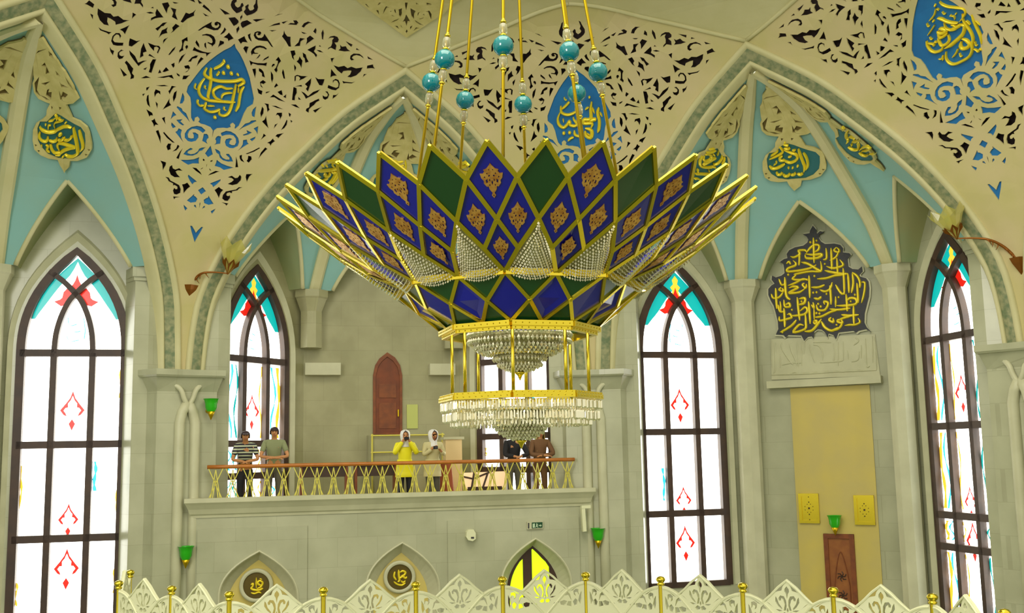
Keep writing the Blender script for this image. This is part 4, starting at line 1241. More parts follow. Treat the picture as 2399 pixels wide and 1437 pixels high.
OVT = {
 (0, 1): ((70, 240), 10.264, 62, """.9 690,250 700,300 720,360
.8 680,240
.8 690,310 560,370 450,400
.7 760,290 770,360 830,370
.9 620,570 590,490 640,440 800,400 880,370
.7 920,430
.8 380,480
.7 440,590 450,500 510,490
1.5 230,510 280,600 400,660 540,660 700,610 850,540 960,530 1050,560
1.2 250,640 220,760 260,850 350,890 420,850 430,740
1.2 450,850 540,890 640,850 670,760
1.5 780,720
1.2 700,830 780,870 850,820 870,760
1.1 880,840 960,860 1040,800 1060,720
1.3 1100,530 1120,680 1160,860 1190,1050 1190,1180 1080,1250 960,1240 900,1180
1.2 1240,590 1270,760 1310,900 1320,1030 1270,1120
1.3 1160,1020 1000,990 850,940 720,930 660,1000 720,1110
1.6 600,1150 760,1160 900,1090 1060,1040 1160,1040
1.3 490,930 510,1050 560,1140 620,1170
1.0 370,960 430,1010 400,1090 470,1140
.8 260,950 290,1010
1.0 600,1210 740,1210
.9 850,1250"""),
 (2, -1): ((1600, 320), 11.975, 66, """1.1 640,300 740,280 800,260
1.3 560,380 700,380 840,320
1.2 520,460 500,560 560,630 690,590 720,480 620,430 540,450
1.4 480,740 640,650 780,570 900,540
1.2 450,460 410,600 410,720 470,790 640,810 800,790 900,820
1.1 1060,450 1060,560 960,690 850,730 810,660
1.0 960,330 940,430 900,460
1.1 1140,500 1120,640 1060,720
1.2 260,990 420,990 640,1000 740,980
1.0 350,830 340,940
1.0 620,880 700,920
.9 240,1130 340,1120 440,1190
.8 540,1120
.8 790,450"""),
 (2, 0): ((1780, 300), 10.264, 60, """1.0 620,300
1.1 580,350 660,370 710,380
1.1 590,440 700,460 750,420
1.1 470,400 520,450 560,510 530,570 400,640 240,710
1.0 430,470 420,530 340,590 270,630
1.2 600,480 760,550 880,590 920,660 880,740 760,790 640,760 560,700
1.2 560,620 490,680 500,740 620,740
.9 700,640 740,650 790,620
.8 800,470 850,500 880,450
1.3 230,860 300,930 400,930 520,880 620,810
.7 390,740 410,800 340,850
1.1 680,890 720,930
.9 810,910
1.0 930,870
1.1 400,1000 440,1080 520,1070 550,1010
1.2 560,1060 620,1120 700,1100 740,1030
1.2 760,1080 840,1080 890,1020
1.2 920,1050 1000,1080 1060,1030
1.3 940,440 980,580 1040,740 1090,880 1080,1010
1.2 1060,540 1140,680 1170,840 1130,960"""),
 (2, 1): ((1960, 260), 11.975, 58, """.9 210,350 280,380 260,450
1.0 330,330 400,340
1.3 430,470 350,520 340,640 370,760 330,830
1.3 490,470 600,520 700,600 690,720 600,770 520,750
1.1 430,620 520,650 600,690
1.2 660,790 690,900 640,1010 500,1010 380,930
.9 460,830 490,900
1.2 620,420 760,560 900,700 1060,850 1150,1000 1140,1110 1000,1100
1.1 720,480 880,620 1060,760 1160,900
1.2 720,1010 820,930 940,900 1010,950 940,1010 780,1030
1.2 680,1090 780,1170 900,1180 980,1110
.9 790,770"""),
 (1, -1): ((700, 340), 11.975, 60, """1.0 720,390 880,360 970,290
1.1 820,440 960,400 1040,320
1.2 590,500
1.2 690,500
1.1 880,510
1.4 440,480 430,590 500,650 700,640 880,620 1000,600 1010,500
1.2 300,650 290,740 340,850
1.1 380,780 440,740 450,800 520,800
1.3 370,880 500,950 640,930 760,860
1.2 680,700 660,800 760,820 820,740 740,690
1.2 850,630 900,720 980,680
1.3 1040,640 960,800 860,960 760,1050
1.2 1060,760 960,920 860,1030"""),
 (1, 1): ((1060, 340), 10, 66, """1.0 230,500 260,600 340,640
1.2 180,420 300,460 400,420
1.1 260,560 360,600 420,540
1.2 200,340 280,380 380,340 440,420
1.0 440,300 460,420 440,560"""),
 (1, 0): ((880, 340), 10, 60, """1.2 420,300 520,360 640,330
1.2 380,420 500,470 660,430
1.0 440,560 560,600 700,540
1.0 680,300 700,460 670,600""") }
WHERE = {(0, 1): ('above the leftmost tall window', 'on the left edge of the photo'), (2, -1): 'left', (2, 0): 'mid', (2, 1): 'right', (1, -1): 'l', (1, 0): 'm', (1, 1): 'r', (0, 0): 'x'}
LAB = {(0, 1): 'above the leftmost tall window', (0, 0): 'cut by the left edge of the photo', (1, -1): 'just left of the chandelier petals', (1, 0): 'mostly hidden by the petals left of centre',
       (1, 1): 'behind the petals below the hanging glass balls', (2, -1): 'behind the right tips of the chandelier', (2, 0): 'above the large calligraphy panel', (2, 1): 'squeezed under the right arch edge', (0, -1): ''}
for i in (0, 1, 2):
    for g in (-1, 0, 1):
        if i == 0 and g == -1: continue
        root = empty('stucco_medallion', gore_pt(i, g, 0, 0.5), 'stucco crown with oval gilded name, %s' % LAB[(i, g)], 'wall ornament', 'stucco medallions on the vaults')
        solid_sheet('carved_crown', cr_sheet, lambda f, z, d: gore_pt(i, g, f, z, 0.09-d), 0.05, M_STUCCO, root)
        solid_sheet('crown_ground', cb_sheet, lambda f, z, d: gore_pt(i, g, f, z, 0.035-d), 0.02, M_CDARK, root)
        gr = solid_sheet('oval_ground', gr_sheet, lambda f, z, d: gore_pt(i, g, f, z, 0.065-d), 0.02, M_OVAL, root)
        if (i, g) in OVT:
            o, sc, wd, tx = OVT[(i, g)]
            def hf(px, py, off, i=i, g=g):
                h = hit(GBVH[i], px, py)
                if h is None: return None
                return gore_pt(i, g, *gore_fz(i, g, h), 0.065+off)
            strokes('gilded_calligraphy', hf, o, sc, tx, wd/sc, 0.06, M_GILT, gr)
# ------------------------------------------------------------ calligraphy niche of the right-hand bay
PB2 = bay_plane(2, PN+0.032-0.0005)
c1 = ((1790, 520), 5.131)
NAVY = crop(*c1, "593,50 560,110 555,140 475,155 520,180 540,215 530,250 480,290 380,310 310,345 280,390 290,440 250,450 200,485 240,510 250,560 255,620 215,650 150,670 105,650 100,700 135,745 100,765 60,810 60,880 90,950 125,1010 150,1100 175,1200 180,1290 150,1355 240,1360 270,1390 300,1360 455,1365 490,1430 530,1385 580,1375 600,1405 610,1320 650,1290 700,1295 740,1330 770,1390 780,1340 840,1360 870,1410 900,1330 1080,1310 1110,1335 1140,1310 1230,1290 1300,1330 1240,1270 1210,1210 1215,1100 1240,1000 1265,900 1270,800 1260,720 1230,680 1160,660 1150,640 1190,600 1180,540 1140,575 1070,570 1020,540 1010,450 1050,405 1030,380 950,370 955,320 920,280 850,265 740,270 690,240 665,200 670,160 730,130 680,115 640,150 635,100")[0]
cal = empty('calligraphy_panel', PB2.w(1920, 700), 'large dark panel crowded with gold Arabic calligraphy in the right niche', 'panel')
traced('panel_ground', PB2, NAVY, 0.022, M_NAVY, cal, 0.075)
cx_, cy_ = sum(p[0] for p in NAVY)/len(NAVY), sum(p[1] for p in NAVY)/len(NAVY)
rim = [(cx_+(x-cx_)*1.035, cy_+(y-cy_)*1.03) for x, y in NAVY]
traced('stone_rim', PB2, rim, 0.005, M_STONE, cal, 0.053)
CAL = """1 603,195 606,330 612,500
1 520,380 560,320 620,280 670,290 660,340 610,370
1.1 505,390 600,400 690,390 700,410 640,440 520,440 505,400
1 330,420 370,430 440,390 420,350 500,345 520,370
.9 430,350 435,430 430,530
.9 720,460 760,440 755,320
1 815,320 820,450 825,580
.9 880,310 850,350 905,370 910,340 880,310
.9 905,370 870,430 800,470
.8 280,510 310,480 330,520
1 360,470 390,500 380,530 300,560 290,600 420,590 560,560 640,520
1.1 460,490 540,510 640,570 700,600
.9 690,480 700,560 680,600 560,600 400,630 370,640
1 760,540 830,560 900,550 960,520 920,460
.9 885,440 890,560 895,640
1.1 740,590 830,610 960,630 1010,625
1 650,690 760,680 860,650 980,640
.9 400,640 350,690 430,700 540,690
1.1 260,670 265,780 280,900 330,940
.9 190,690 220,760 260,750
.9 300,770 400,730 480,690 540,710
1 550,650 555,780 560,920
.9 500,740 470,760 510,800 520,750
1 310,800 360,780 420,790 350,830 310,860 430,850 510,800
1 150,800 155,920 165,1050
.9 220,790 190,820 240,840 230,800
.9 100,870 120,920 190,910 240,850
1 580,790 660,790 740,760
1 680,820 740,840 800,810 830,730
1 800,770 810,880 815,1000
1 870,760 910,830 950,870 980,850
1 960,560 968,700 975,880
1 1015,620 1025,740 1030,860
1 1070,620 1080,740 1060,860
1 1070,610 1130,660 1160,730 1160,800
1 1125,740 1135,880 1140,980
.9 1180,730 1220,740 1210,860 1180,980
1 410,910 420,1040 440,1190
1.1 430,930 500,920 490,980 420,1000
1 270,1000 310,980 320,1020 260,1020 250,940
.9 205,960 215,1080
.9 180,1000 200,1080 250,1080
1 545,960 555,1080 565,1230
1.1 610,920 660,930 700,900
.9 580,1000 610,1040 600,970
1 640,1000 660,1060 740,1060 780,980 730,960 740,1000
1 870,900 870,1030
1 995,870 1005,1000 1010,1080
1.1 880,1010 980,1010 1110,990 1110,930 1040,920 1000,960
1 1085,1010 1085,1120 1090,1240
1 800,1050 900,1060 1050,1040
1 620,1150 700,1140 800,1090 900,1060
1.1 940,1120 1030,1130 1150,1120
1 900,1190 960,1160 1070,1130
1 250,1040 255,1150 260,1270
1 290,1120 320,1110 340,1150 290,1170 200,1190 195,1140
1 440,1080 500,1030 530,1060 500,1110 400,1130 330,1130
1 505,1090 510,1200 500,1290 360,1330 430,1240 490,1250
.9 610,1040 615,1180
1 600,1200 640,1190 630,1230 600,1210
1.1 500,1320 580,1310 640,1250 700,1170
1 820,1150 790,1180 840,1210 840,1160
1.1 700,1200 740,1270 820,1310 900,1270
1 910,1170 890,1200 950,1220 940,1180
1 950,1220 920,1270 860,1310
.9 980,1250 1040,1240 1100,1240 1160,1210 1140,1160
1 205,1330 280,1290 350,1240 400,1180
.9 565,250
.8 640,230
.9 300,640
.9 615,655
.9 1100,880
.9 660,990
.9 690,1020
.9 640,1100
.9 675,1105
.8 740,510
.8 905,910
.8 345,1060
.8 230,1330
.9 600,855
.9 640,850
.8 760,870
.8 1050,960
.8 460,960
.8 880,1240"""
strokes('gold_lettering', lambda x, y, off: PB2.w(x, y, 0.075+off), c1[0], c1[1], CAL, 6.1, 0.045, M_GILT, cal)

# carved stone frieze with an inscription in low relief, and the shelf below it
cf = ((1780, 780), 8.0)
fz_ = empty('stone_frieze', PB2.w(1930, 840), 'pale stone frieze carved with tall Kufic script, below the gold calligraphy', 'frieze')
traced('frieze_slab', PB2, [(1806, 795), (2050, 783), (2062, 880), (1808, 890)], 0.022, M_STONE, fz_, 0.024)
FRZ = """1 230,100 230,650
1 290,180 300,640 260,760
1 390,400 390,660
1 420,170 420,300 560,520 630,600
1 560,200 600,350 660,480 700,620
1 700,170 720,400 730,640
1 780,180 790,620
1 850,150 830,400
1 940,220 960,350 1040,560
1 1000,180 1180,170 1340,180
.9 1010,230 1100,240 1170,340 1180,520
1 1380,200 1400,400 1380,560
1 1470,180 1470,620
1 1560,160 1570,520
1 1640,330 1660,500
1 1720,540 1840,500 1860,350
1 1760,230 1850,150 1790,90
1 1900,230 1900,480
1 1980,110 2000,600 2060,620
1 2110,60 2120,560
1 420,600 620,560 800,560
1 1130,560 1400,540 1560,520
.9 220,790 600,775 1000,760 1400,730 1800,715 2190,700
.9 2190,700 2180,400 2150,80
.9 560,775 660,740 760,770 860,740 960,760 1060,730 1160,750 1260,720 1360,735 1460,710 1560,730 1660,705 1760,720 1860,695 1960,710"""
strokes('carved_script', lambda x, y, off: PB2.w(x, y, 0.020+off), cf[0], cf[1], FRZ, 4.2, 0.025, M_STONE, fz_)
sh_ = MB()
a, b = PB2.hit(1802, 900), PB2.hit(2068, 892); zm = (a[1]+b[1])/2
sh_.box(PB2.pt((a[0]+b[0])/2, zm, 0.10), PB2.x*(b[0]-a[0])/2, PB2.n*0.12, Vector((0, 0, 0.085)))
tag(sh_.build('stone_shelf', M_STONE), 'plain pale stone ledge between the carved frieze and the yellow wall', 'ledge')
yl, yr = PB2.hit(1851, 912)[0], PB2.hit(2037, 905)[0]
yw = MB().box(PB2.pt((yl+yr)/2, (zm-0.1)/2, 0.012), PB2.x*(yr-yl)/2, PB2.n*0.012, Vector((0, 0, (zm-0.1)/2)))
yw.build('wall_yellow_panel', M_YELLOW, kind='structure')
# wooden door in the yellow wall
d0 = PB2.hit(1930, 1250); d1 = PB2.hit(2001, 1250); dz = d0[1]; dc = (d0[0]+d1[0])/2; dw = (d1[0]-d0[0])/2
door = empty('door_1', PB2.pt(dc, 0, 0.03), kind='structure')
fr = MB()
for sx_ in (-1, 1): fr.box(PB2.pt(dc+sx_*(dw-0.05), dz/2, 0.05), PB2.x*0.05, PB2.n*0.035, Vector((0, 0, dz/2)))
fr.box(PB2.pt(dc, dz-0.05, 0.05), PB2.x*dw, PB2.n*0.036, Vector((0, 0, 0.05)))
fr.build('door_frame', M_WOOD, door)
MB().box(PB2.pt(dc, dz/2, 0.035), PB2.x*(dw-0.08), PB2.n*0.015, Vector((0, 0, dz/2-0.08))).build('door_leaf', mat('red_brown_wood', (156, 94, 42), 0.5, rgb2=(138, 78, 36), scale=5), door)
cv = MB(); pts = []
for q in range(21):
    t = q/20; x = -0.17+0.34*t; z = dz-1.15+0.75*(1-abs(2*t-1)**1.7); pts.append(PB2.pt(dc+x+0.02, z, 0.058))
pts = [PB2.pt(dc-0.15, 0.3, 0.058)]+pts+[PB2.pt(dc+0.19, 0.3, 0.058)]
cv.tube(pts, 0.012, 6); 
cv.build('carved_arch', M_WOOD, door)
for q in range(4):
    cv = MB(); zc = dz-0.95-q*0.42
    for a_ in range(6):
        u = a_*pi/3; cv.tube([PB2.pt(dc+0.02, zc, 0.055), PB2.pt(dc+0.02+0.07*cos(u), zc+0.07*sin(u), 0.062), PB2.pt(dc+0.02+0.11*cos(u+.5), zc+0.11*sin(u+.5), 0.055)], 0.012, 5)
    cv.build('carved_rosette', M_FRAME, door)

# brass grilles either side of the lamp
def grille(px0, py0, px1, py1, lab):
    a = PB2.hit(px0, py0); b = PB2.hit(px1, py1); w = (b[0]-a[0])/2; h = (a[1]-b[1])/2; u = (a[0]+b[0])/2; v = (a[1]+b[1])/2
    r = empty('brass_grille', PB2.pt(u, v, 0.03), lab, 'wall plaque', 'brass grilles on the yellow wall')
    f = MB()
    for s in (-1, 1):
        f.box(PB2.pt(u+s*(w-0.035), v, 0.055), PB2.x*0.035, PB2.n*0.02, Vector((0, 0, h)))
        f.box(PB2.pt(u, v+s*(h-0.035), 0.0551), PB2.x*w, PB2.n*0.0198, Vector((0, 0, 0.035)))
    f.build('grille_frame', M_GOLD, r)
    hs = []
    for qz, rr in ((0, 0.035), (0.14, 0.022), (-0.14, 0.022), (0.26, 0.018), (-0.26, 0.018)):
        hs.append([(rr*cos(a_*pi/4)*(1 if a_ % 2 else .5), qz+rr*sin(a_*pi/4)*(1 if a_ % 2 else .5)) for a_ in range(8)])
    for q in range(8):
        a_ = q*pi/4+0.39; hs.append([(0.1*cos(a_)+0.012*cos(b_), 0.1*sin(a_)+0.012*sin(b_)) for b_ in (0, 1.6, 3.1, 4.7)])
    W_ = w-0.06; H_ = h-0.06
    s_ = cut_sheet([(-W_, -H_), (W_, -H_), (W_, H_), (-W_, H_)], [x for x in hs if max(abs(p[0]) for p in x) < W_ and max(abs(p[1]) for p in x) < H_], 0)
    solid_sheet('grille_plate', s_, lambda x, y, d: PB2.pt(u+x, v+y, 0.05-d), 0.012, M_GOLD, r)
    MB().box(PB2.pt(u, v, 0.028), PB2.x*W_, PB2.n*0.004, Vector((0, 0, H_))).build('grille_back', M_FRAME, r)
grille(1871, 1156, 1922, 1226, 'square brass grille left of the small green lamp above the door')
grille(2000, 1160, 2052, 1230, 'square brass grille right of the small green lamp above the door')
# ------------------------------------------------------------ balcony across the middle bay
NB = -0.022
PBF = bay_plane(1, NB)
c_l = PBF.hit(447, 1300)[0]; c_r = PBF.hit(1380, 1250)[0]
zt_b = (HB-FLOORZ)*S                       # top of the cornice above the hall floor
zc_b = (-0.0905-FLOORZ)*S
BALF = (-0.086-FLOORZ)*S
def parch(o, sc, pts): return crop(o, sc, pts)[0]
def niche_outline(l, r, apx, apy, H=112, bot=1520):
    ex_ = 2.3
    Lp = [(apx-(apx-l)*(1-(1-q/10)**ex_), apy+H*q/10) for q in range(11)]
    Rp = [(apx+(r-apx)*(1-(1-q/10)**ex_), apy+H*q/10) for q in range(11)]
    return [(l-1, bot)]+list(reversed(Lp))+Rp[1:]+[(r+1, bot)]
NI = [niche_outline(512, 697, 607, 1291), niche_outline(857, 1029, 942, 1272), niche_outline(1173, 1337, 1253, 1262)]
NI_IN = [niche_outline(532, 676, 606, 1314), niche_outline(877, 1006, 943, 1297), niche_outline(1192, 1316, 1253, 1281)]
def to_floor(q):
    """plane coordinates with the two lowest points dropped to the floor"""
    q = [list(PBF.hit(*p)) for p in q]; q[0][1] = 0.02; q[-1][1] = 0.02; q[0][0] = q[1][0]; q[-1][0] = q[-2][0]; return [tuple(p) for p in q]
HO = [to_floor(n) for n in NI]; HI = [to_floor(n) for n in NI_IN]
s1, s2 = PBF.hit(719, 1300)[0], PBF.hit(1046, 1300)[0]
out = [(c_l, 0), (c_r, 0), (c_r, zc_b), (c_l, zc_b)]
solid_sheet('wall_balcony', cut_sheet(out, HO, 0), lambda u, v, d: PBF.pt(u, v, -d), 0.25, M_MARBLE, kind='structure')
# raised flat panels round the left and right niches
for (a, b, q) in ((c_l+0.12, s1, 0), (s2+0.02, c_r-0.25, 2)):
    o_ = [(a, 0.021), (b, 0.021), (b, zc_b-0.25), (a, zc_b-0.25)]
    solid_sheet('wall_balcony_panel', cut_sheet(o_, [[(x, z if z > 0.03 else 0.0) for x, z in HO[q]]], 0), lambda u, v, d: PBF.pt(u, v, 0.045-d), 0.045, M_MARBLE, kind='structure')
for q in range(3):       # splayed reveals
    mb = MB(); a = HO[q]; b = HI[q]
    mb.grid([[PBF.pt(*p, 0.0) for p in a], [PBF.pt(*p, -0.22) for p in b]]); mb.build('wall_niche', M_STONE, kind='structure')
    mb = MB().tube([PBF.pt(*p, 0.0 if q == 1 else 0.045) for p in a], 0.028, 6); mb.build(trim(), M_STONE, kind='structure')
for q in range(2):
    solid_sheet('wall_niche_back', cut_sheet(HI[q], [], 0), lambda u, v, d: PBF.pt(u, v, -0.215-d), 0.05, M_YELLOW, kind='structure')
    P0 = PBF.w(600 if q == 0 else 938, 1374 if q == 0 else 1354, -0.2)
    r = empty('round_medallion', P0, 'round dark gold plaque with Arabic letters in the %s arched niche under the balcony' % ('left' if q == 0 else 'middle'), 'plaque', 'round plaques in the balcony niches')
    mb = MB(); ax = PBF.n
    mb.lathe(P0, [(0.27, 0), (0.35, 0.0), (0.35, 0.05), (0.31, 0.07), (0.27, 0.05)], 32, ax, cap=False); mb.build('stone_ring', M_STONE, r, smooth=True)
    MB().lathe(P0, [(0.28, 0), (0.28, 0.02)], 32, ax).build('plaque_disc', mat('dark_bronze_disc_%d' % q, (96, 80, 30), 0.45, 0.4), r)
    txt = """1.2 500,150 500,620
1.2 520,640 700,560 780,380 640,300 560,400 640,480 760,500
1.2 240,640 420,700 640,700 800,620
1.1 260,480 360,420 330,560 240,620
1 260,820 420,860 600,800 720,840
.9 640,200 760,240""" if q == 0 else """1.2 460,180 470,420 500,640 420,720
1.2 520,300 640,240 760,300 700,420 560,460
1.2 520,560 640,480 760,560 820,480
1.1 300,260 260,480 360,640
1.1 240,700 400,820 600,860 760,760
1 560,660 660,740 760,660"""
    cpx = (600, 1374) if q == 0 else (938, 1354)
    strokes('gilded_letters', lambda x, y, off: PBF.w(x, y, -0.18+off), (cpx[0]-27, cpx[1]-27), 18.5, txt, 4.6, 0.03, M_GILT, r)
# doorway with a lit glazed door
dr = empty('door_2', PBF.pt((HI[2][0][0]+HI[2][-1][0])/2, 0.02, -0.25), kind='structure')
u0, u1 = HI[2][0][0], HI[2][-1][0]
pv, pw = PBF.hit(1231, 1350)[0], PBF.hit(1252, 1350)[0]
def inset(P, d):
    cx = (u0+u1)/2; top = max(z for x, z in P)
    return [(cx+(x-cx)*(1-d/((u1-u0)/2)), 0.12 if z < 0.1 else z-d*(0.9 if z > top*0.9 else 0.5)) for x, z in P]
IN_ = inset(HI[2], 0.07)
cutL = [p for p in IN_ if p[0] < pv]; cutR = [p for p in IN_ if p[0] > pw+0.0]
zr = lambda P, u: max(z for x, z in P)
def clip(P, u, left):
    o_ = []
    n = len(P)
    for q in range(n):
        a, b = P[q], P[(q+1) % n]; ia = (a[0] < u) == left; ib = (b[0] < u) == left
        if ia: o_.append(a)
        if ia != ib: t = (u-a[0])/(b[0]-a[0]); o_.append((u, a[1]+(b[1]-a[1])*t))
    return o_
GL, GR_ = clip(IN_, pv, True), clip(IN_, pw, False)
GR_ = clip(GR_, u1-0.22, True)
solid_sheet('door_frame', cut_sheet(HI[2], [GL, GR_], 0), lambda u, v, d: PBF.pt(u, v, -0.225-d), 0.06, M_FRAME, dr)
for G in (GL, GR_):
    solid_sheet('door_glass', cut_sheet(G, [], 0), lambda u, v, d: PBF.pt(u, v, -0.25-d), 0.01, M_PLIM, dr)
# cornice
prof = [(0.0, zc_b-0.02), (0.02, zc_b-0.02), (0.03, zc_b+0.03), (0.06, zc_b+0.06), (0.10, zc_b+0.16), (0.16, zc_b+0.25), (0.19, zt_b-0.10), (0.20, zt_b-0.09), (0.20, zt_b), (-0.12, zt_b), (-0.12, zc_b-0.02)]
e0 = [PBF.pt(c_l-max(0, d)*0.75, z, d) for d, z in prof]; e1 = [PBF.pt(c_r+max(0, d)*0.6, z, d) for d, z in prof]
MB().prism(e0, e1).build(trim(), M_STONE, kind='structure')
sl = MB(); nn = PN+0.03
sl.prism([W(1, s, n, -0.094) for s, n in ((-.33, NB+0.008), (.33, NB+0.008), (.30, .08), (.14, nn), (-.14, nn), (-.30, .08))],
         [W(1, s, n, -0.086) for s, n in ((-.33, NB+0.008), (.33, NB+0.008), (.30, .08), (.14, nn), (-.14, nn), (-.30, .08))])
sl.build('floor_balcony', M_STONE, kind='structure')
# railing
PR = bay_plane(1, NB+0.005)
RB = [(485, 1092), (580, 1087), (665, 1083), (750, 1079), (830, 1076), (1000, 1072), (1130, 1069), (1240, 1068), (1345, 1067)]
zr_ = (-0.0115-FLOORZ)*S
rail = empty('balcony_railing', PR.pt(0, zt_b, 0), 'balcony railing of crossing gold bars under a brown wooden handrail', 'railing')
us_ = [PR.hit(*p)[0] for p in RB]; ul, ur = us_[0], us_[-1]
hm = MB()
hm.tube([PR.pt(ul+(ur-ul)*q/24, zr_, 0) for q in range(25)], 0.042, 8); hm.build('wooden_handrail', M_RAIL, rail, smooth=True)
nbal = 23; sp_ = (PR.hit(918, 1140)[0]-PR.hit(881, 1140)[0])
sp_ = (ur-ul)/nbal; hgt = zr_-zt_b-0.03
for q in range(nbal):
    u = ul+sp_*(q+0.5); b = MB()
    for (x0, y0, x1, y1) in ((-.36, 0, .42, 1), (.36, 0, -.42, 1), (-.27, 0, 0, .95), (.27, 0, 0, .95), (-.16, 0, 0, .62), (.16, 0, 0, .62)):
        b.bar(PR.pt(u+x0*sp_, zt_b+y0*hgt, 0), PR.pt(u+x1*sp_, zt_b+y1*hgt, 0), 0.018, 0.022, up=PR.n)
    b.build('baluster', M_BALU, rail)
# upper door, ledges and furniture on the balcony
PBK = bay_plane(1, PN+0.032)
ud = empty('door_3', PBK.w(906, 1018), kind='structure')
o_ = [(873, 1018), (873, 880), (878, 856), (888, 840), (906, 826), (924, 838), (936, 856), (941, 880), (941, 1018)]
i_ = [(879, 1014), (879, 882), (884, 861), (892, 848), (906, 836), (920, 846), (930, 860), (935, 882), (935, 1014)]
traced('door_frame', PBK, o_, 0.07, M_WOOD, ud, 0.07, [i_])
traced('door_leaf', PBK, i_, 0.03, mat('russet_door_wood', (128, 60, 22), 0.5, rgb2=(108, 50, 20), scale=4), ud, 0.035)
for yy in ((900, 932), (944, 1004)):
    traced('door_panel', PBK, [(887, yy[0]), (927, yy[0]), (927, yy[1]), (887, yy[1])], 0.02, M_WOOD, ud, 0.055)
traced('door_handle', PBK, [(930, 960), (933, 960), (933, 976), (930, 976)], 0.05, M_GOLDD, ud, 0.10)
for n_, (x0, y0, x1, y1) in enumerate(((713, 852, 796, 880), (1003, 854, 1062, 880))):
    a = PBK.hit(x0, (y0+y1)/2); b = PBK.hit(x1, (y0+y1)/2); zz = (PBK.hit((x0+x1)/2, y0)[1], PBK.hit((x0+x1)/2, y1)[1])
    mb = MB().box(PBK.pt((a[0]+b[0])/2, sum(zz)/2, 0.135), PBK.x*(b[0]-a[0])/2, PBK.n*0.13, Vector((0, 0, (zz[0]-zz[1])/2)))
    tag(mb.build('stone_ledge', M_STONE), ('short pale stone ledge left of the arched balcony door', 'short pale stone ledge right of the arched balcony door')[n_], 'ledge', 'stone ledges on the balcony wall')
a = PBK.hit(952, 948); b = PBK.hit(978, 1004)
tag(MB().box(PBK.pt((a[0]+b[0])/2, (a[1]+b[1])/2, 0.02), PBK.x*(b[0]-a[0])/2, PBK.n*0.02, Vector((0, 0, (a[1]-b[1])/2))).build('wall_panel', mat('pale_green_plate', (190, 196, 110), 0.5)),
    'pale yellow-green rectangular plate beside the arched balcony door', 'wall plate')
# landing below the upper door with its brass rail
PL_ = bay_plane(1, 0.155)
lz = PBK.hit(906, 1020)[1]
la, lb = PL_.hit(868, 1060)[0], PL_.hit(1040, 1060)[0]
MB().box(PL_.pt((la+lb)/2, (lz+BALF)/2, -0.45), PL_.x*(lb-la)/2, PL_.n*0.42, Vector((0, 0, (lz-BALF)/2))).build('wall_landing', M_MARBLE_SHADE, kind='structure')
rr_ = empty('landing_rail', PL_.pt(la, BALF, 0.05), 'thin yellow metal rail in front of the landing below the balcony door', 'railing')
for u in (la+0.03, (la+lb)/2, lb-0.05): MB().tube([PL_.pt(u, BALF, 0.05), PL_.pt(u, lz+0.02, 0.05)], 0.022, 8).build('rail_post', M_BALU, rr_)
for z in (lz-0.02, lz-0.42): MB().tube([PL_.pt(la, z, 0.05), PL_.pt(lb, z, 0.05)], 0.018, 8).build('rail_bar', M_BALU, rr_)
PBN = bay_plane(1, 0.10)
for n_, (x0, x1) in enumerate(((700, 815), (828, 928))):
    a, b = PBN.hit(x0, 1100)[0], PBN.hit(x1, 1100)[0]; bz = PBN.hit(800, 1087)[1]
    be = empty('bench', PBN.pt((a+b)/2, BALF, 0), ('long dark wooden bench behind the railing, the one further left', 'long dark wooden bench behind the railing, nearer the woman in yellow')[n_], 'bench', 'dark benches on the balcony')
    MB().box(PBN.pt((a+b)/2, bz-0.02, 0), PBN.x*(b-a)/2, PBN.n*0.2, Vector((0, 0, 0.03))).build('bench_top', M_WOOD, be)
    MB().box(PBN.pt((a+b)/2, bz-0.17, 0.1), PBN.x*(b-a)/2*0.96, PBN.n*0.02, Vector((0, 0, 0.12))).build('bench_apron', M_FRAME, be)
    for s in (-1, 1):
        MB().box(PBN.pt((a+b)/2+s*(b-a)*0.46, (bz-0.05+BALF)/2, 0), PBN.x*0.03, PBN.n*0.16, Vector((0, 0, (bz-0.05-BALF)/2))).build('bench_leg', M_WOOD, be)
# pale counter behind the woman in beige, sunlight put into its colour
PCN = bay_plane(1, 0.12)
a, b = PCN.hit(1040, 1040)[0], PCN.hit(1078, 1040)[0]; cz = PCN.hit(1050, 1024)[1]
co = empty('marble_counter', PCN.pt((a+b)/2, BALF, 0), 'pale marble counter painted as if sunlit behind the woman in the beige coat', 'counter')
MB().box(PCN.pt((a+b)/2, (cz+BALF)/2, 0), PCN.x*(b-a)/2, PCN.n*0.2, Vector((0, 0, (cz-BALF)/2-0.03))).build('counter_body', mat('sunlit_marble', (226, 200, 150), 0.3), co)
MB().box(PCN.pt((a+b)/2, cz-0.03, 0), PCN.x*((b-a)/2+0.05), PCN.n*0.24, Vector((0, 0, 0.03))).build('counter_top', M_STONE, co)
# low glazed board at the right part of the railing
PT_ = bay_plane(1, 0.03)
brd = empty('display_board', PT_.w(1135, 1140), 'pale glazed board with dark leading, standing low behind the railing', 'board')
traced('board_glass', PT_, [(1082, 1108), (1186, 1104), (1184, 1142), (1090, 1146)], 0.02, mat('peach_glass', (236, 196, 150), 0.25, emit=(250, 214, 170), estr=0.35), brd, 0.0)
for P in ([(1084, 1117), (1108, 1122), (1152, 1104)], [(1110, 1106), (1104, 1144)], [(1142, 1108), (1130, 1144)]):
    mb = MB().tube([PT_.w(x, y, 0.012) for x, y in P], 0.022, 6); mb.build('leading', M_FRAME, brd)
MB().box((PT_.w(1135, 1140)+Vector((0, 0, BALF-PT_.w(1135, 1140).z))/2), PT_.x*0.4, PT_.n*0.03, Vector((0, 0, abs(PT_.w(1135, 1140).z-BALF)/2))).build('board_foot', M_FRAME, brd)
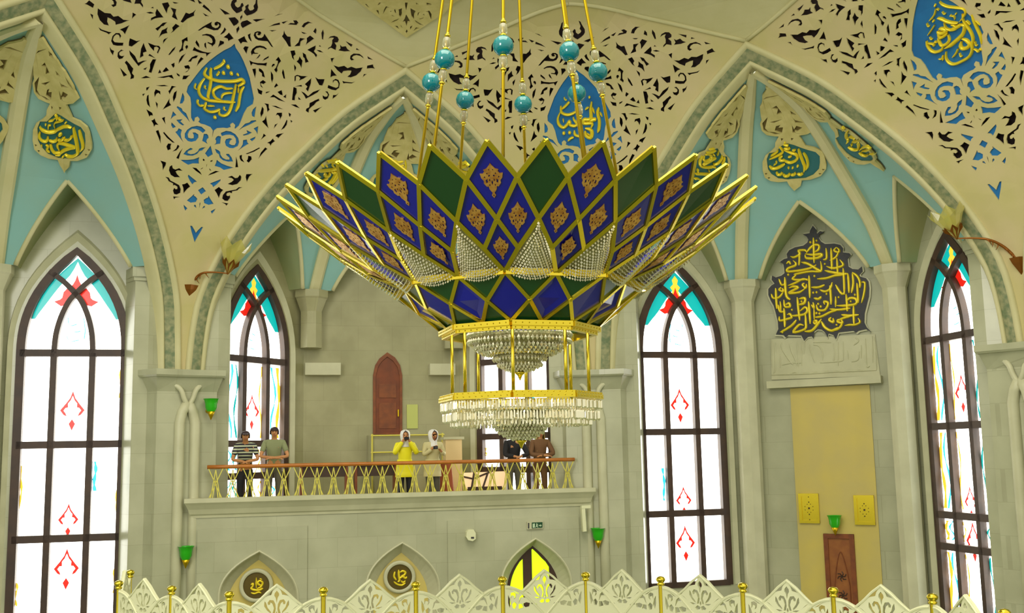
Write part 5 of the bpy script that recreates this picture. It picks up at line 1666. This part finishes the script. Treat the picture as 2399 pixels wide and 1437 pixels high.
# exit sign, white housings
PX_ = bay_plane(1, NB-0.0036)
ex = empty('exit_sign', PX_.w(1253, 1231), 'small green emergency exit sign with a white running figure above the lit doorway', 'sign')
traced('sign_box', PX_, [(1233, 1223), (1271, 1221), (1271, 1238), (1233, 1240)], 0.05, M_STONE, ex, 0.05)
traced('green_face', PX_, [(1244, 1224), (1269, 1223), (1269, 1236), (1244, 1238)], 0.01, mat('exit_green', (14, 70, 40), 0.5), ex, 0.057)
traced('dark_end', PX_, [(1235, 1225), (1238, 1225), (1238, 1238), (1235, 1238)], 0.01, M_NAVY, ex, 0.057)
MWH = mat('sign_white', (190, 210, 180), 0.5)
for P in ([(1246, 1227), (1251, 1226), (1251, 1236), (1246, 1236.5)], [(1254.5, 1225.5), (1256, 1225.5), (1256, 1227), (1254.5, 1227)], [(1254, 1228), (1258, 1227.6), (1257, 1232), (1259, 1236), (1257.6, 1236), (1255.5, 1233), (1253, 1236), (1252, 1235.5), (1254.4, 1231.5)], [(1260, 1230), (1264, 1230), (1264, 1228), (1267, 1231), (1264, 1234), (1264, 1232), (1260, 1232)]):
    traced('white_symbol', PX_, P, 0.004, MWH, ex, 0.061)
dp = empty('wall_sensor', PX_.w(1100, 1252), 'small cream wall housing with a dark slot, between balcony niche and exit sign', 'wall device')
traced('housing', PX_, [(1090, 1246), (1095, 1240), (1106, 1240), (1111, 1248), (1111, 1262), (1104, 1267), (1094, 1265), (1089, 1257)], 0.14, M_LACE, dp, 0.14)
traced('dark_slot', PX_, [(1100, 1257), (1107, 1257), (1107, 1261), (1100, 1261)], 0.01, M_NAVY, dp, 0.148)
wb = empty('wall_bracket', PX_.w(1361, 1215), 'white angled bracket at the right end under the balcony cornice', 'bracket')
traced('bracket_post', PX_, [(1357, 1187), (1365, 1187), (1369, 1244), (1361, 1245)], 0.12, M_LACE, wb, 0.16)
traced('bracket_arm', PX_, [(1357, 1184), (1378, 1183), (1378, 1190), (1357, 1191)], 0.10, M_LACE, wb, 0.17)
# ------------------------------------------------------------ small lamps on the walls
def vertical_hit(px, py, depth_plane):
    return depth_plane.w(px, py)
def green_sconce(pos, out, label):
    out = Vector(out).normalized(); r = empty('green_sconce', pos, label, 'wall lamp', 'green glass wall lamps')
    c = pos+out*0.20
    MB().lathe(c+Vector((0, 0, -0.02)), [(0.08, -0.10), (0.12, -0.02), (0.125, 0.06), (0.15, 0.15), (0.17, 0.17)], 18, cap=False).build('glass_shade', M_GREENG, r, smooth=True)
    MB().lathe(c, [(0.005, -0.30), (0.03, -0.24), (0.05, -0.2), (0.085, -0.12)], 14).build('brass_cup', M_GOLDD, r, smooth=True)
    m = MB().tube([pos+Vector((0, 0, -0.1)), pos+out*0.1+Vector((0, 0, -0.2)), c+Vector((0, 0, -0.18))], 0.014, 6)
    m.build('bracket_arm', M_GOLDD, r, smooth=True)
    MB().lathe(pos+Vector((0, 0, -0.1)), [(0.05, 0), (0.04, 0.03)], 12, out).build('wall_plate', M_GOLDD, r)
# planes of the piers and jambs that carry them
def pier_plane(k, side_):
    if side_ < 0: a, b = W(k-1, 0.300, 0.0, FLOORZ), W(k-1, 0.332, -0.013, FLOORZ)
    else: a, b = W(k, -0.332, -0.013, FLOORZ), W(k, -0.300, 0.0, FLOORZ)
    e = (b-a).normalized(); n = Vector((e.y, -e.x, 0))
    if n.dot(Vector((CX, CY, 0))-a) < 0: n = -n
    return Plane(a, e, n)
JP = bay_plane(1, 0.024)
p = pier_plane(1, 1); green_sconce(p.w(427, 1296, 0.01), p.n, 'green glass wall lamp low on the stone pier left of the balcony')
jn = (-BF[1][2]+BF[1][1]*0.9).normalized(); green_sconce(pier_plane(1, 1).w(486, 952, 0.01), pier_plane(1, 1).n, 'green glass wall lamp high above the left end of the balcony railing')
p = pier_plane(2, -1); green_sconce(p.w(1402, 1252, 0.01), p.n, 'green glass wall lamp on the pier right of the balcony')
green_sconce(PB2.w(1961, 1222, 0.03), PB2.n, 'green glass wall lamp between two brass grilles above the wooden door')

M_LILY = mat('straw_coloured_glass', (206, 196, 96), 0.15, trans=0.35, spec=0.7, alpha=0.75)
M_BROWNG = mat('brown_copper', (140, 84, 24), 0.35, 0.6)
def lily_lamp(k, base, elbow, neck, tip, label, lean=0.35):
    """pixel positions on the lower face of a pendentive; the lamp stands out from the wall"""
    d = dirv(k); pl = Plane(pend_pt(k, 0, 0.24), Vector((d.y, -d.x, 0)), -d)
    B = pl.w(*base, 0.02); E = pl.w(*elbow, 0.35); N_ = pl.w(*neck, 0.6); T = pl.w(*tip, 0.75)
    r = empty('lily_bracket_lamp', B, label, 'wall lamp', 'lily shaped bracket lamps')
    MB().lathe(B+Vector((0, 0, -0.24)), [(0.005, -0.02), (0.06, 0.06), (0.16, 0.20), (0.21, 0.30), (0.13, 0.28), (0.05, 0.24)], 6).build('copper_leaf_base', M_BROWNG, r)
    arm = smooth_line([tuple(B+Vector((0, 0, -.02))), tuple(B.lerp(E, 0.5)+Vector((0, 0, 0.06))), tuple(E), tuple(E.lerp(N_, 0.5)+Vector((0, 0, 0.02))), tuple(N_)], 5)
    n = len(arm); MB().tube(arm, [0.035-0.022*q/n for q in range(n)], 8).build('curved_arm', M_BROWNG, r, smooth=True)
    tw = MB()
    for q in range(5):
        c = Vector(arm[3+q*2]); tw.tube([c, c+Vector((0.05*sin(q*2), -0.05, -0.07)), c+Vector((0.09*sin(q*2), -0.02, -0.13))], [0.016, 0.011, 0.004], 5)
    tw.build('tendril', M_BROWNG, r, smooth=True)
    ax = (T-N_).normalized(); L_ = (T-N_).length
    mb = MB(); n = 7
    x = ax.orthogonal().normalized(); y = ax.cross(x)
    k0 = []
    for j in range(n*2):
        a = pi*j/n; tall = 1.0 if j % 2 == 0 else 0.78
        k0.append([N_+ax*(L_*f*(tall if f > 0.9 else 1))+(x*cos(a)+y*sin(a))*rr*(1 if j % 2 == 0 or f < 0.9 else 0.94) for f, rr in ((0, 0.02), (0.3, 0.14), (0.65, 0.27), (1.0, 0.36))])
    mb.grid(k0+[k0[0]]); mb.build('glass_petals', M_LILY, r)
    mb = MB()
    k0 = []
    for j in range(n*2):
        a = pi*j/n; tall = 0.42 if j % 2 == 0 else 0.26
        k0.append([N_+ax*(L_*f)+(x*cos(a)+y*sin(a))*rr for f, rr in ((-0.03, 0.012), (tall*0.6, 0.10), (tall, 0.15+tall*0.12))])
    mb.grid(k0+[k0[0]]); mb.build('copper_calyx', M_BROWNG, r)
lily_lamp(1, (441, 676), (462, 645), (509, 650), (524, 574), 'copper bracket lamp with a straw glass lily shade on the pier left of the balcony')
lily_lamp(3, (2391, 612), (2340, 566), (2281, 566), (2262, 496), 'copper bracket lamp with a lily shade above the rightmost window')

# ------------------------------------------------------------ lattice screens standing in the hall
SCR = [(305, 1335), (278, 1360), (402, 1372), (537, 1385), (757, 1375), (973, 1362), (1176, 1350), (1371, 1340), (1547, 1350), (1739, 1365), (1951, 1375), (2183, 1390), (2352, 1426)]
TOPH = EYE-1.75
posts = []
for p in SCR:
    d = ray(*p); t = (TOPH-EYE)/d.z; q = CAM+d*t; posts.append(Vector((q.x, q.y, 0)))
def hc_(txt):
    return [[((float(a)-1165)/1105, -((float(b)-(650+140*((float(a)-1165)/1105+1)/2))/10.43)/152) for a, b in (c.split(',') for c in l.split())] for l in txt.strip().split('\n')]
HS = hc_("""1165,545 1110,600 1105,650 1140,700 1168,800
1170,970 1140,1030 1180,1075""")
HD = hc_("""1130,460 1020,520 880,620 820,655 930,630 1020,620 1045,560
770,700 640,810 600,830 680,760
640,850 760,930 800,960 700,880
870,800 880,760 910,800 940,880 1010,960 1010,990 930,930 870,850
960,790 1000,745 1080,760 1120,830 1130,920 1110,1000 1060,1000 1090,900 1060,820 1020,790 1010,830 970,830
880,1000 960,1010 1030,1030 950,1040
1020,1110 1080,1070 1150,1100 1130,1150 1060,1150
200,770 290,790 450,880 380,860 300,800
230,850 300,840 360,880 350,950 300,980 320,920 270,900 230,960
150,900 200,980 230,1080 180,1150 150,1050
480,960 540,920 700,1060 620,990 520,980 450,1080
560,1120 640,1100 740,1130 720,1190 640,1200 590,1170
790,1120 900,1150 930,1170 800,1150
440,1120 520,1120 560,1200 440,1220
260,1100 320,1060 380,1120 340,1200 280,1180""")
def grow(P, f):
    cx = sum(p[0] for p in P)/len(P); cy = sum(p[1] for p in P)/len(P)
    return [(cx+(x-cx)*f, cy+(y-cy)*f) for x, y in P]
holes = []
HD = [grow(P, 1.2) for P in HD]
for P in HS:
    P = [(min(x, -0.0005), y) for x, y in P]; P[0] = (0, P[0][1]); P[-1] = (0, P[-1][1]); holes.append(P+[(-x, y) for x, y in reversed(P[1:-1])])
for P in HD:
    holes.append(P); holes.append([(-x, y) for x, y in P])
yy = -0.52
while yy > -2.5:
    for q in range(8):
        xc = -0.875+q*0.25; s = 0.095
        if (q % 2) == 0:
            holes.append([(xc, yy+0.07), (xc+s, yy), (xc, yy-0.07), (xc-s, yy)])
        else:
            holes.append([(xc-s, yy+0.07), (xc-0.01, yy+0.02), (xc-0.01, yy-0.03), (xc-s*0.6, yy-0.06)])
            holes.append([(xc+s, yy+0.07), (xc+0.01, yy+0.02), (xc+0.01, yy-0.03), (xc+s*0.6, yy-0.06)])
    yy -= 0.17
SO = [(-1, -2.6), (-1, -0.0), (-0.88, -0.012), (-0.72, -0.045), (-0.57, -0.088), (-0.42, -0.01), (-0.22, 0.105), (0, 0.20)]
SO = SO+[(-x, y) for x, y in reversed(SO[:-1])]
ssh = cut_sheet(SO, holes, 0)
order = ['far left corner, seen edge on', 'far left, in the brightest window light', 'second from the left end', 'below the left round plaque', 'between the two round plaques', 'left of the lit doorway',
         'in front of the lit doorway', 'left of the middle window', 'in front of the middle window', 'left of the wooden door', 'right of the wooden door', 'in front of the rightmost window']
def screen_post(p, lab):
    r = empty('screen_post', p, lab, 'post', 'brass posts of the lattice screens')
    MB().lathe(p, [(0.045, 0), (0.03, 0.03), (0.030, TOPH-0.13), (0.03, TOPH-0.12)], 14).build('brass_tube', M_GOLD, r, smooth=True)
    MB().lathe(p+Vector((0, 0, TOPH)), [(0.03, -0.13), (0.05, -0.12), (0.052, -0.10), (0.034, -0.09), (0.05, -0.08), (0.066, -0.055), (0.066, -0.035), (0.045, -0.01), (0.01, 0.0)], 16).build('round_knob', M_GOLD, r, smooth=True)
PLAB = ['rearmost brass post at the far left corner of the screens', 'leftmost brass post, in front of the left tall window', 'brass post in front of the left pier', 'brass post just left of the left round plaque',
        'brass post between the left plaque and the middle plaque', 'brass post touching the right edge of the middle plaque', 'brass post left of the lit doorway', 'brass post right of the lit doorway, the highest knob',
        'brass post in front of the middle right window', 'brass post at the right foot of the middle right window', 'brass post in front of the wooden door', 'brass post left of the rightmost window', 'rightmost brass post, low in front of the right window']
for j, p in enumerate(posts): screen_post(p, PLAB[j])
for j in range(len(posts)-1):
    a, b = posts[j], posts[j+1]; e = (b-a).normalized(); L_ = (b-a).length; c = (a+b)/2; n = Vector((e.y, -e.x, 0)); hw = L_/2-0.032
    zt = TOPH-0.13
    o = solid_sheet('lattice_screen', ssh, lambda x, y, d: c+e*(x*hw)+n*(0.02-d)+Vector((0, 0, zt+y)), 0.04, M_LACE)
    tag(o, 'white openwork lattice screen with a pointed crest, %s' % order[j], 'screen', 'white lattice screens')
    # raised ribs of the crest
    rb = MB()
    cr = [(-0.98, -0.035), (-0.80, -0.05), (-0.57, -0.115), (-0.3, -0.27), (0, -0.46)]
    for s in (-1, 1):
        rb.tube([c+e*(s*x*hw)-n*(-0.022)+Vector((0, 0, zt+y)) for x, y in smooth_line(cr, 3)], 0.016, 5)
        rb.tube([c+e*(s*x*hw)+n*0.022+Vector((0, 0, zt+y)) for x, y in ((-0.57, -0.10), (-0.4, -0.02), (-0.2, 0.09), (0, 0.18))], 0.016, 5)
    rb.build('raised_rib', M_LACE, o)

# ------------------------------------------------------------ people on the balcony
SKIN = mat('skin', (196, 140, 92), 0.55, rgb2=(186, 128, 84), scale=9)
def skin_mesh(name, nodes, edges, material, parent, org, R, sub=1):
    me = bpy.data.meshes.new(name); vs = [n[:3] for n in nodes]
    me.from_pydata([tuple((R @ Vector(v))) for v in vs], edges, []); me.update()
    o = bpy.data.objects.new(name, me); COL.objects.link(o); o.parent = parent
    m = o.modifiers.new('skin', 'SKIN'); m.use_smooth_shade = True
    for v, n in zip(me.skin_vertices[0].data, nodes): v.radius = (n[3], n[4] if len(n) > 4 else n[3])
    me.skin_vertices[0].data[0].use_root = True
    s = o.modifiers.new('sub', 'SUBSURF'); s.levels = sub; s.render_levels = sub
    me.materials.append(material); return o
def person(s, n, H, label, lean, arms, top_mat, leg_mat, hair_mat, kind, long_coat=False, sleeves='short', turn=0.0):
    """s, n: place on the balcony floor (bay units); lean: forward lean of the trunk (m at the head)
    arms: for both sides elbow and hand positions (x right, y forward, z up) for a 1.7 m figure"""
    m, e, o_ = BF[1]; org = W(1, s, n, -0.086)
    fw = (-o_); rt = Vector((fw.y, -fw.x, 0)); rt = -e if rt.dot(-e) > 0 else rt
    R = Matrix((rt, fw, Vector((0, 0, 1)))).transposed() @ Matrix.Rotation(turn, 3, 'Z') @ Matrix.Scale(H/1.7, 3)
    root = empty('person', org, label, 'person')
    L = lean
    hip = (0, -L*0.35, 0.92); ch_ = (0, L*0.35, 1.22); nk = (0, L*0.72, 1.45); hd = (0, L*0.95+0.015, 1.585)
    nodes = [(*hip, .145, .11), (0, 0, 1.06, .135, .10), (*ch_, .155, .11), (0, L*.6, 1.38, .11, .08), (*nk, .055), (0, L*.82, 1.50, .055), (0, L*.9+.01, 1.555, .078, .09), (0, L*.98, 1.625, .085, .098), (0, L, 1.685, .05, .06), (0, L*.98+.105, 1.585, .014)]
    edges = [(0, 1), (1, 2), (2, 3), (3, 4), (4, 5), (5, 6), (6, 7), (7, 8), (6, 9)]
    def chain(st, pts):
        k = st
        for p in pts: nodes.append(p); edges.append((k, len(nodes)-1)); k = len(nodes)-1
        return k
    hands = []
    for q, sg in enumerate((-1, 1)):
        el, ha = arms[q]
        k = chain(3, [(sg*.175, L*.6, 1.375, .058), (*el, .042), (*ha, .030)])
        dv = Vector(ha)-Vector(el); dv.normalize(); palm = Vector(ha)+dv*.05
        k = chain(k, [(*palm, .034, .020)])
        side_ = dv.cross(Vector((0, 0, 1))); side_ = side_.normalized() if side_.length > .1 else Vector((1, 0, 0))
        for f in range(4):
            b = palm+side_*(.024-.016*f)+dv*.02; ln = (.06, .07, .066, .05)[f]
            k2 = chain(k, [(*b, .010), (*(b+dv*ln*.6+Vector((0, 0, -.008))), .0085), (*(b+dv*ln+Vector((0, .008, -.024))), .007)])
        th_ = Vector(ha)+dv*.02-side_*.03*sg
        chain(k-0, [(*th_, .011), (*(th_+dv*.035-side_*.012*sg), .008)])
    for sg in (-1, 1):
        chain(0, [(sg*.085, hip[1]+.01, .86, .088), (sg*.095, hip[1]*.5+.03, .48, .058), (sg*.10, 0, .09, .040), (sg*.105, .11, .035, .036, .028)])
    skin_mesh('body', nodes, edges, SKIN, root, org, R)
    # trousers
    tn = [(*hip[:2], .97, .155, .12), (0, hip[1], .88, .15, .12)]; te = [(0, 1)]
    for sg in (-1, 1):
        b = len(tn); tn += [(sg*.09, hip[1]+.01, .82, .10), (sg*.097, hip[1]*.5+.03, .48, .074), (sg*.10, 0, .11, .062)]; te += [(1, b), (b, b+1), (b+1, b+2)]
    skin_mesh('trousers', tn, te, leg_mat, root, org, R)
    # upper garment with sleeves
    zb_ = .84
    gn = [(0, hip[1]*.8, zb_, .165, .14), (0, hip[1], .96, .168, .13), (0, 0, 1.08, .158, .122), (*ch_, .178, .13), (0, L*.6, 1.385, .135, .10), (0, L*.7, 1.435, .08, .07)]
    ge = [(0, 1), (1, 2), (2, 3), (3, 4), (4, 5)]
    for q, sg in enumerate((-1, 1)):
        el, ha = arms[q]; b = len(gn); gn.append((sg*.18, L*.6, 1.38, .076))
        if sleeves == 'short':
            mid = Vector((sg*.18, L*.6, 1.38)).lerp(Vector(el), .72); gn.append((*mid, .068)); ge += [(4, b), (b, b+1)]
        else:
            w_ = Vector(el).lerp(Vector(ha), .9); gn += [(*el, .062), (*w_, .048)]; ge += [(4, b), (b, b+1), (b+1, b+2)]
    skin_mesh('coat' if long_coat else 'shirt', gn, ge, top_mat, root, org, R)
    T = lambda x, y, z: org + R @ Vector((x, y, z))
    if long_coat:
        rows = []
        for z, rx, ry in ((.66, .225, .165), (.66, .215, .155), (.80, .205, .15), (.95, .19, .14), (1.06, .17, .13)):
            rows.append([T(rx*cos(2*pi*q/16)*(1+.03*cos(6*pi*q/16)), hip[1]*.6+ry*sin(2*pi*q/16), z) for q in range(16)])
        MB().grid(rows, closed=True).build('coat_skirt', top_mat, root, smooth=True)
    hy = L*.96
    if kind == 'cap' or kind == 'short':
        mb = MB(); rows = []
        for a in range(7):
            th_ = a*pi/2/6; rows.append([T(.092*cos(th_)*cos(u)*1.02, hy-.012+.108*cos(th_)*sin(u), 1.622+.085*sin(th_)) for u in [2*pi*q/14 for q in range(14)]])
        low = [T(.094*cos(u), hy-.012+.11*sin(u)-.01, 1.622-(.075 if sin(u) < .1 else .0)) for u in [2*pi*q/14 for q in range(14)]]
        mb.grid([low]+rows, closed=True); mb.build('hair' if kind == 'short' else 'cap', hair_mat, root, smooth=True)
        if kind == 'cap': MB().box(T(0, hy+.12, 1.635), (R @ Vector((.06, 0, 0))), (R @ Vector((0, .05, -.012))), (R @ Vector((0, 0, .006)))).build('cap_peak', hair_mat, root)
    elif kind == 'scarf':
        mb = MB(); rows = []
        for z, rx, ry, cy, gap in ((1.34, .13, .10, 0.0, 0), (1.40, .105, .095, 0, 0), (1.46, .085, .09, 0, .0), (1.50, .10, .11, 0, .45), (1.56, .112, .125, 0, .62), (1.62, .116, .13, 0, .62), (1.67, .108, .122, 0, .45), (1.705, .085, .10, -.01, .1), (1.73, .03, .04, -.01, 0)):
            r_ = []
            for q in range(16):
                u = pi/2+gap+(2*pi-2*gap)*q/15
                r_.append(T(rx*cos(u), hy+cy-.005+ry*sin(u), z))
            rows.append(r_)
        mb.grid(rows); mb.build('headscarf', hair_mat, root, smooth=True)
    elif kind == 'long':
        mb = MB(); rows = []
        for z, r_, y0 in ((1.16, .13, -.05), (1.3, .15, -.05), (1.42, .13, -.04), (1.52, .115, -.02), (1.62, .108, -.01), (1.69, .08, -.01), (1.73, .02, -.01)):
            g_ = .75 if z < 1.66 else .1
            rows.append([T(r_*cos(u), hy+y0+r_*.95*sin(u), z) for u in [pi/2+g_+(2*pi-2*g_)*q/13 for q in range(14)]])
        mb.grid(rows); mb.build('long_hair', hair_mat, root, smooth=True)
    # face
    for sg in (-1, 1): MB().ball(T(sg*.033, hy+.088, 1.607), .011, 8, 6).build('eye', M_VOID, root, smooth=True)
    MB().box(T(0, hy+.092, 1.535), R @ Vector((.026, 0, 0)), R @ Vector((0, .008, 0)), R @ Vector((0, 0, .006))).build('mouth', mat('lips', (150, 70, 60), 0.5), root)
    return root, T
def stripes(name, c1_, c2_):
    m_ = mat(name, c1_, 0.8); nt = m_.node_tree; t = nt.nodes.new('ShaderNodeTexCoord'); w = nt.nodes.new('ShaderNodeTexWave'); w.bands_direction = 'Z'
    w.inputs['Scale'].default_value = 4.6; w.inputs['Distortion'].default_value = 0.6
    r = nt.nodes.new('ShaderNodeValToRGB'); r.color_ramp.interpolation = 'CONSTANT'
    r.color_ramp.elements[0].color = srgb(*c1_); r.color_ramp.elements[1].position = 0.5; r.color_ramp.elements[1].color = srgb(*c2_)
    nt.links.new(t.outputs['Object'], w.inputs[0]); nt.links.new(w.outputs['Fac'], r.inputs[0]); nt.links.new(r.outputs[0], nt.nodes['Principled BSDF'].inputs['Base Color']); return m_
M_DK = mat('dark_cloth', (34, 32, 40), 0.8); M_YJ = mat('yellow_jacket_cloth', (230, 220, 20), 0.6); M_BE = mat('beige_coat_cloth', (196, 186, 140), 0.8)
M_WS = mat('white_scarf_cloth', (224, 222, 222), 0.8); M_BL = mat('black_jacket_cloth', (26, 24, 30), 0.8); M_BR = mat('brown_jacket_cloth', (112, 78, 50), 0.8)
M_HD = mat('dark_hair', (46, 26, 34), 0.6); M_HB = mat('fair_hair', (176, 146, 84), 0.6); M_PG = mat('grey_green_cloth', (136, 142, 104), 0.8); M_GY = mat('grey_trousers', (92, 88, 76), 0.8)
PP = bay_plane(1, 0.022)
def sat(px): return PP.hit(px, 1090)[0]/S
onrail = [((-.27, .26, 1.10), (-.06, .42, 1.06)), ((.27, .26, 1.10), (.06, .42, 1.06))]
cross = [((-.28, .22, 1.10), (.05, .36, 1.07)), ((.28, .22, 1.10), (-.05, .40, 1.07))]
person(sat(574), 0.022, 1.72, 'person in a black and white striped polo shirt leaning both forearms on the handrail', 0.34, onrail, stripes('striped_polo', (28, 26, 44), (190, 196, 168)), M_DK, M_HD, 'cap')
person(sat(641), 0.020, 1.80, 'person in a grey-green polo shirt with arms folded on the handrail', 0.16, cross, M_PG, M_GY, M_HD, 'short')
cam_arms = [((-.26, .14, 1.18), (-.06, .22, 1.50)), ((.26, .14, 1.18), (.06, .22, 1.50))]
r3, T3 = person(sat(949), 0.026, 1.68, 'person in a bright yellow jacket and white headscarf holding a phone to the face', 0.06, cam_arms, M_YJ, M_DK, M_WS, 'scarf', True, 'long')
r4, T4 = person(sat(1014), 0.026, 1.68, 'person in a beige coat and white headscarf looking down at a small camera', 0.06, [((-.25, .08, 1.14), (-.12, .22, 1.24)), ((.25, .08, 1.14), (.08, .22, 1.30))], M_BE, M_GY, M_WS, 'scarf', True, 'long', 0.2)
person(sat(1204), 0.024, 1.70, 'person in an open black jacket whose head is hidden by the lowest crystal bowl', 0.10, onrail, M_BL, M_GY, M_HD, 'short', False, 'long')
person(sat(1266), 0.026, 1.70, 'person in a brown jacket with long fair hair, right of the lowest crystal bowl', 0.08, cross, M_BR, M_BR, M_HB, 'long', False, 'long')
ph = MB().box(T3(0, .30, 1.53), Vector((0.055, 0, 0)), Vector((0, 0.012, 0)), Vector((0, 0, 0.03)))
tag(ph.build('mobile_phone', M_BL), 'dark phone held up to the face of the person in yellow', 'phone')
cm = empty('small_camera', T4(.05, .33, 1.30), 'small dark camera in the hands of the person in the beige coat', 'camera')
MB().box(T4(.05, .33, 1.31), Vector((0.05, 0, 0)), Vector((0, 0.02, 0)), Vector((0, 0, 0.035))).build('camera_body', M_BL, cm)
MB().lathe(T4(.05, .35, 1.31), [(0.025, 0), (0.025, 0.03)], 12, -BF[1][2]).build('camera_lens', M_NAVY, cm)
bg_ = MB(); bp = bay_plane(1, 0.06).w(1042, 1096)
bg_.prism([bp+Vector((x, y, 0)) for x, y in ((-.2, -.1), (.2, -.1), (.2, .1), (-.2, .1))], [bp+Vector((x, y, .22)) for x, y in ((-.1, -.06), (.1, -.06), (.1, .06), (-.1, .06))])
hb_ = bp.z-BALF
bg_ = MB().prism([Vector((bp.x+x, bp.y+y, BALF)) for x, y in ((-.22, -.12), (.22, -.12), (.22, .12), (-.22, .12))], [Vector((bp.x+x, bp.y+y, bp.z+.14)) for x, y in ((-.14, -.07), (.14, -.07), (.14, .07), (-.14, .07))])
tag(bg_.build('bag', mat('rust_red_cloth', (150, 76, 44), 0.8)), 'rust red bag standing behind the railing right of the person in beige', 'bag')
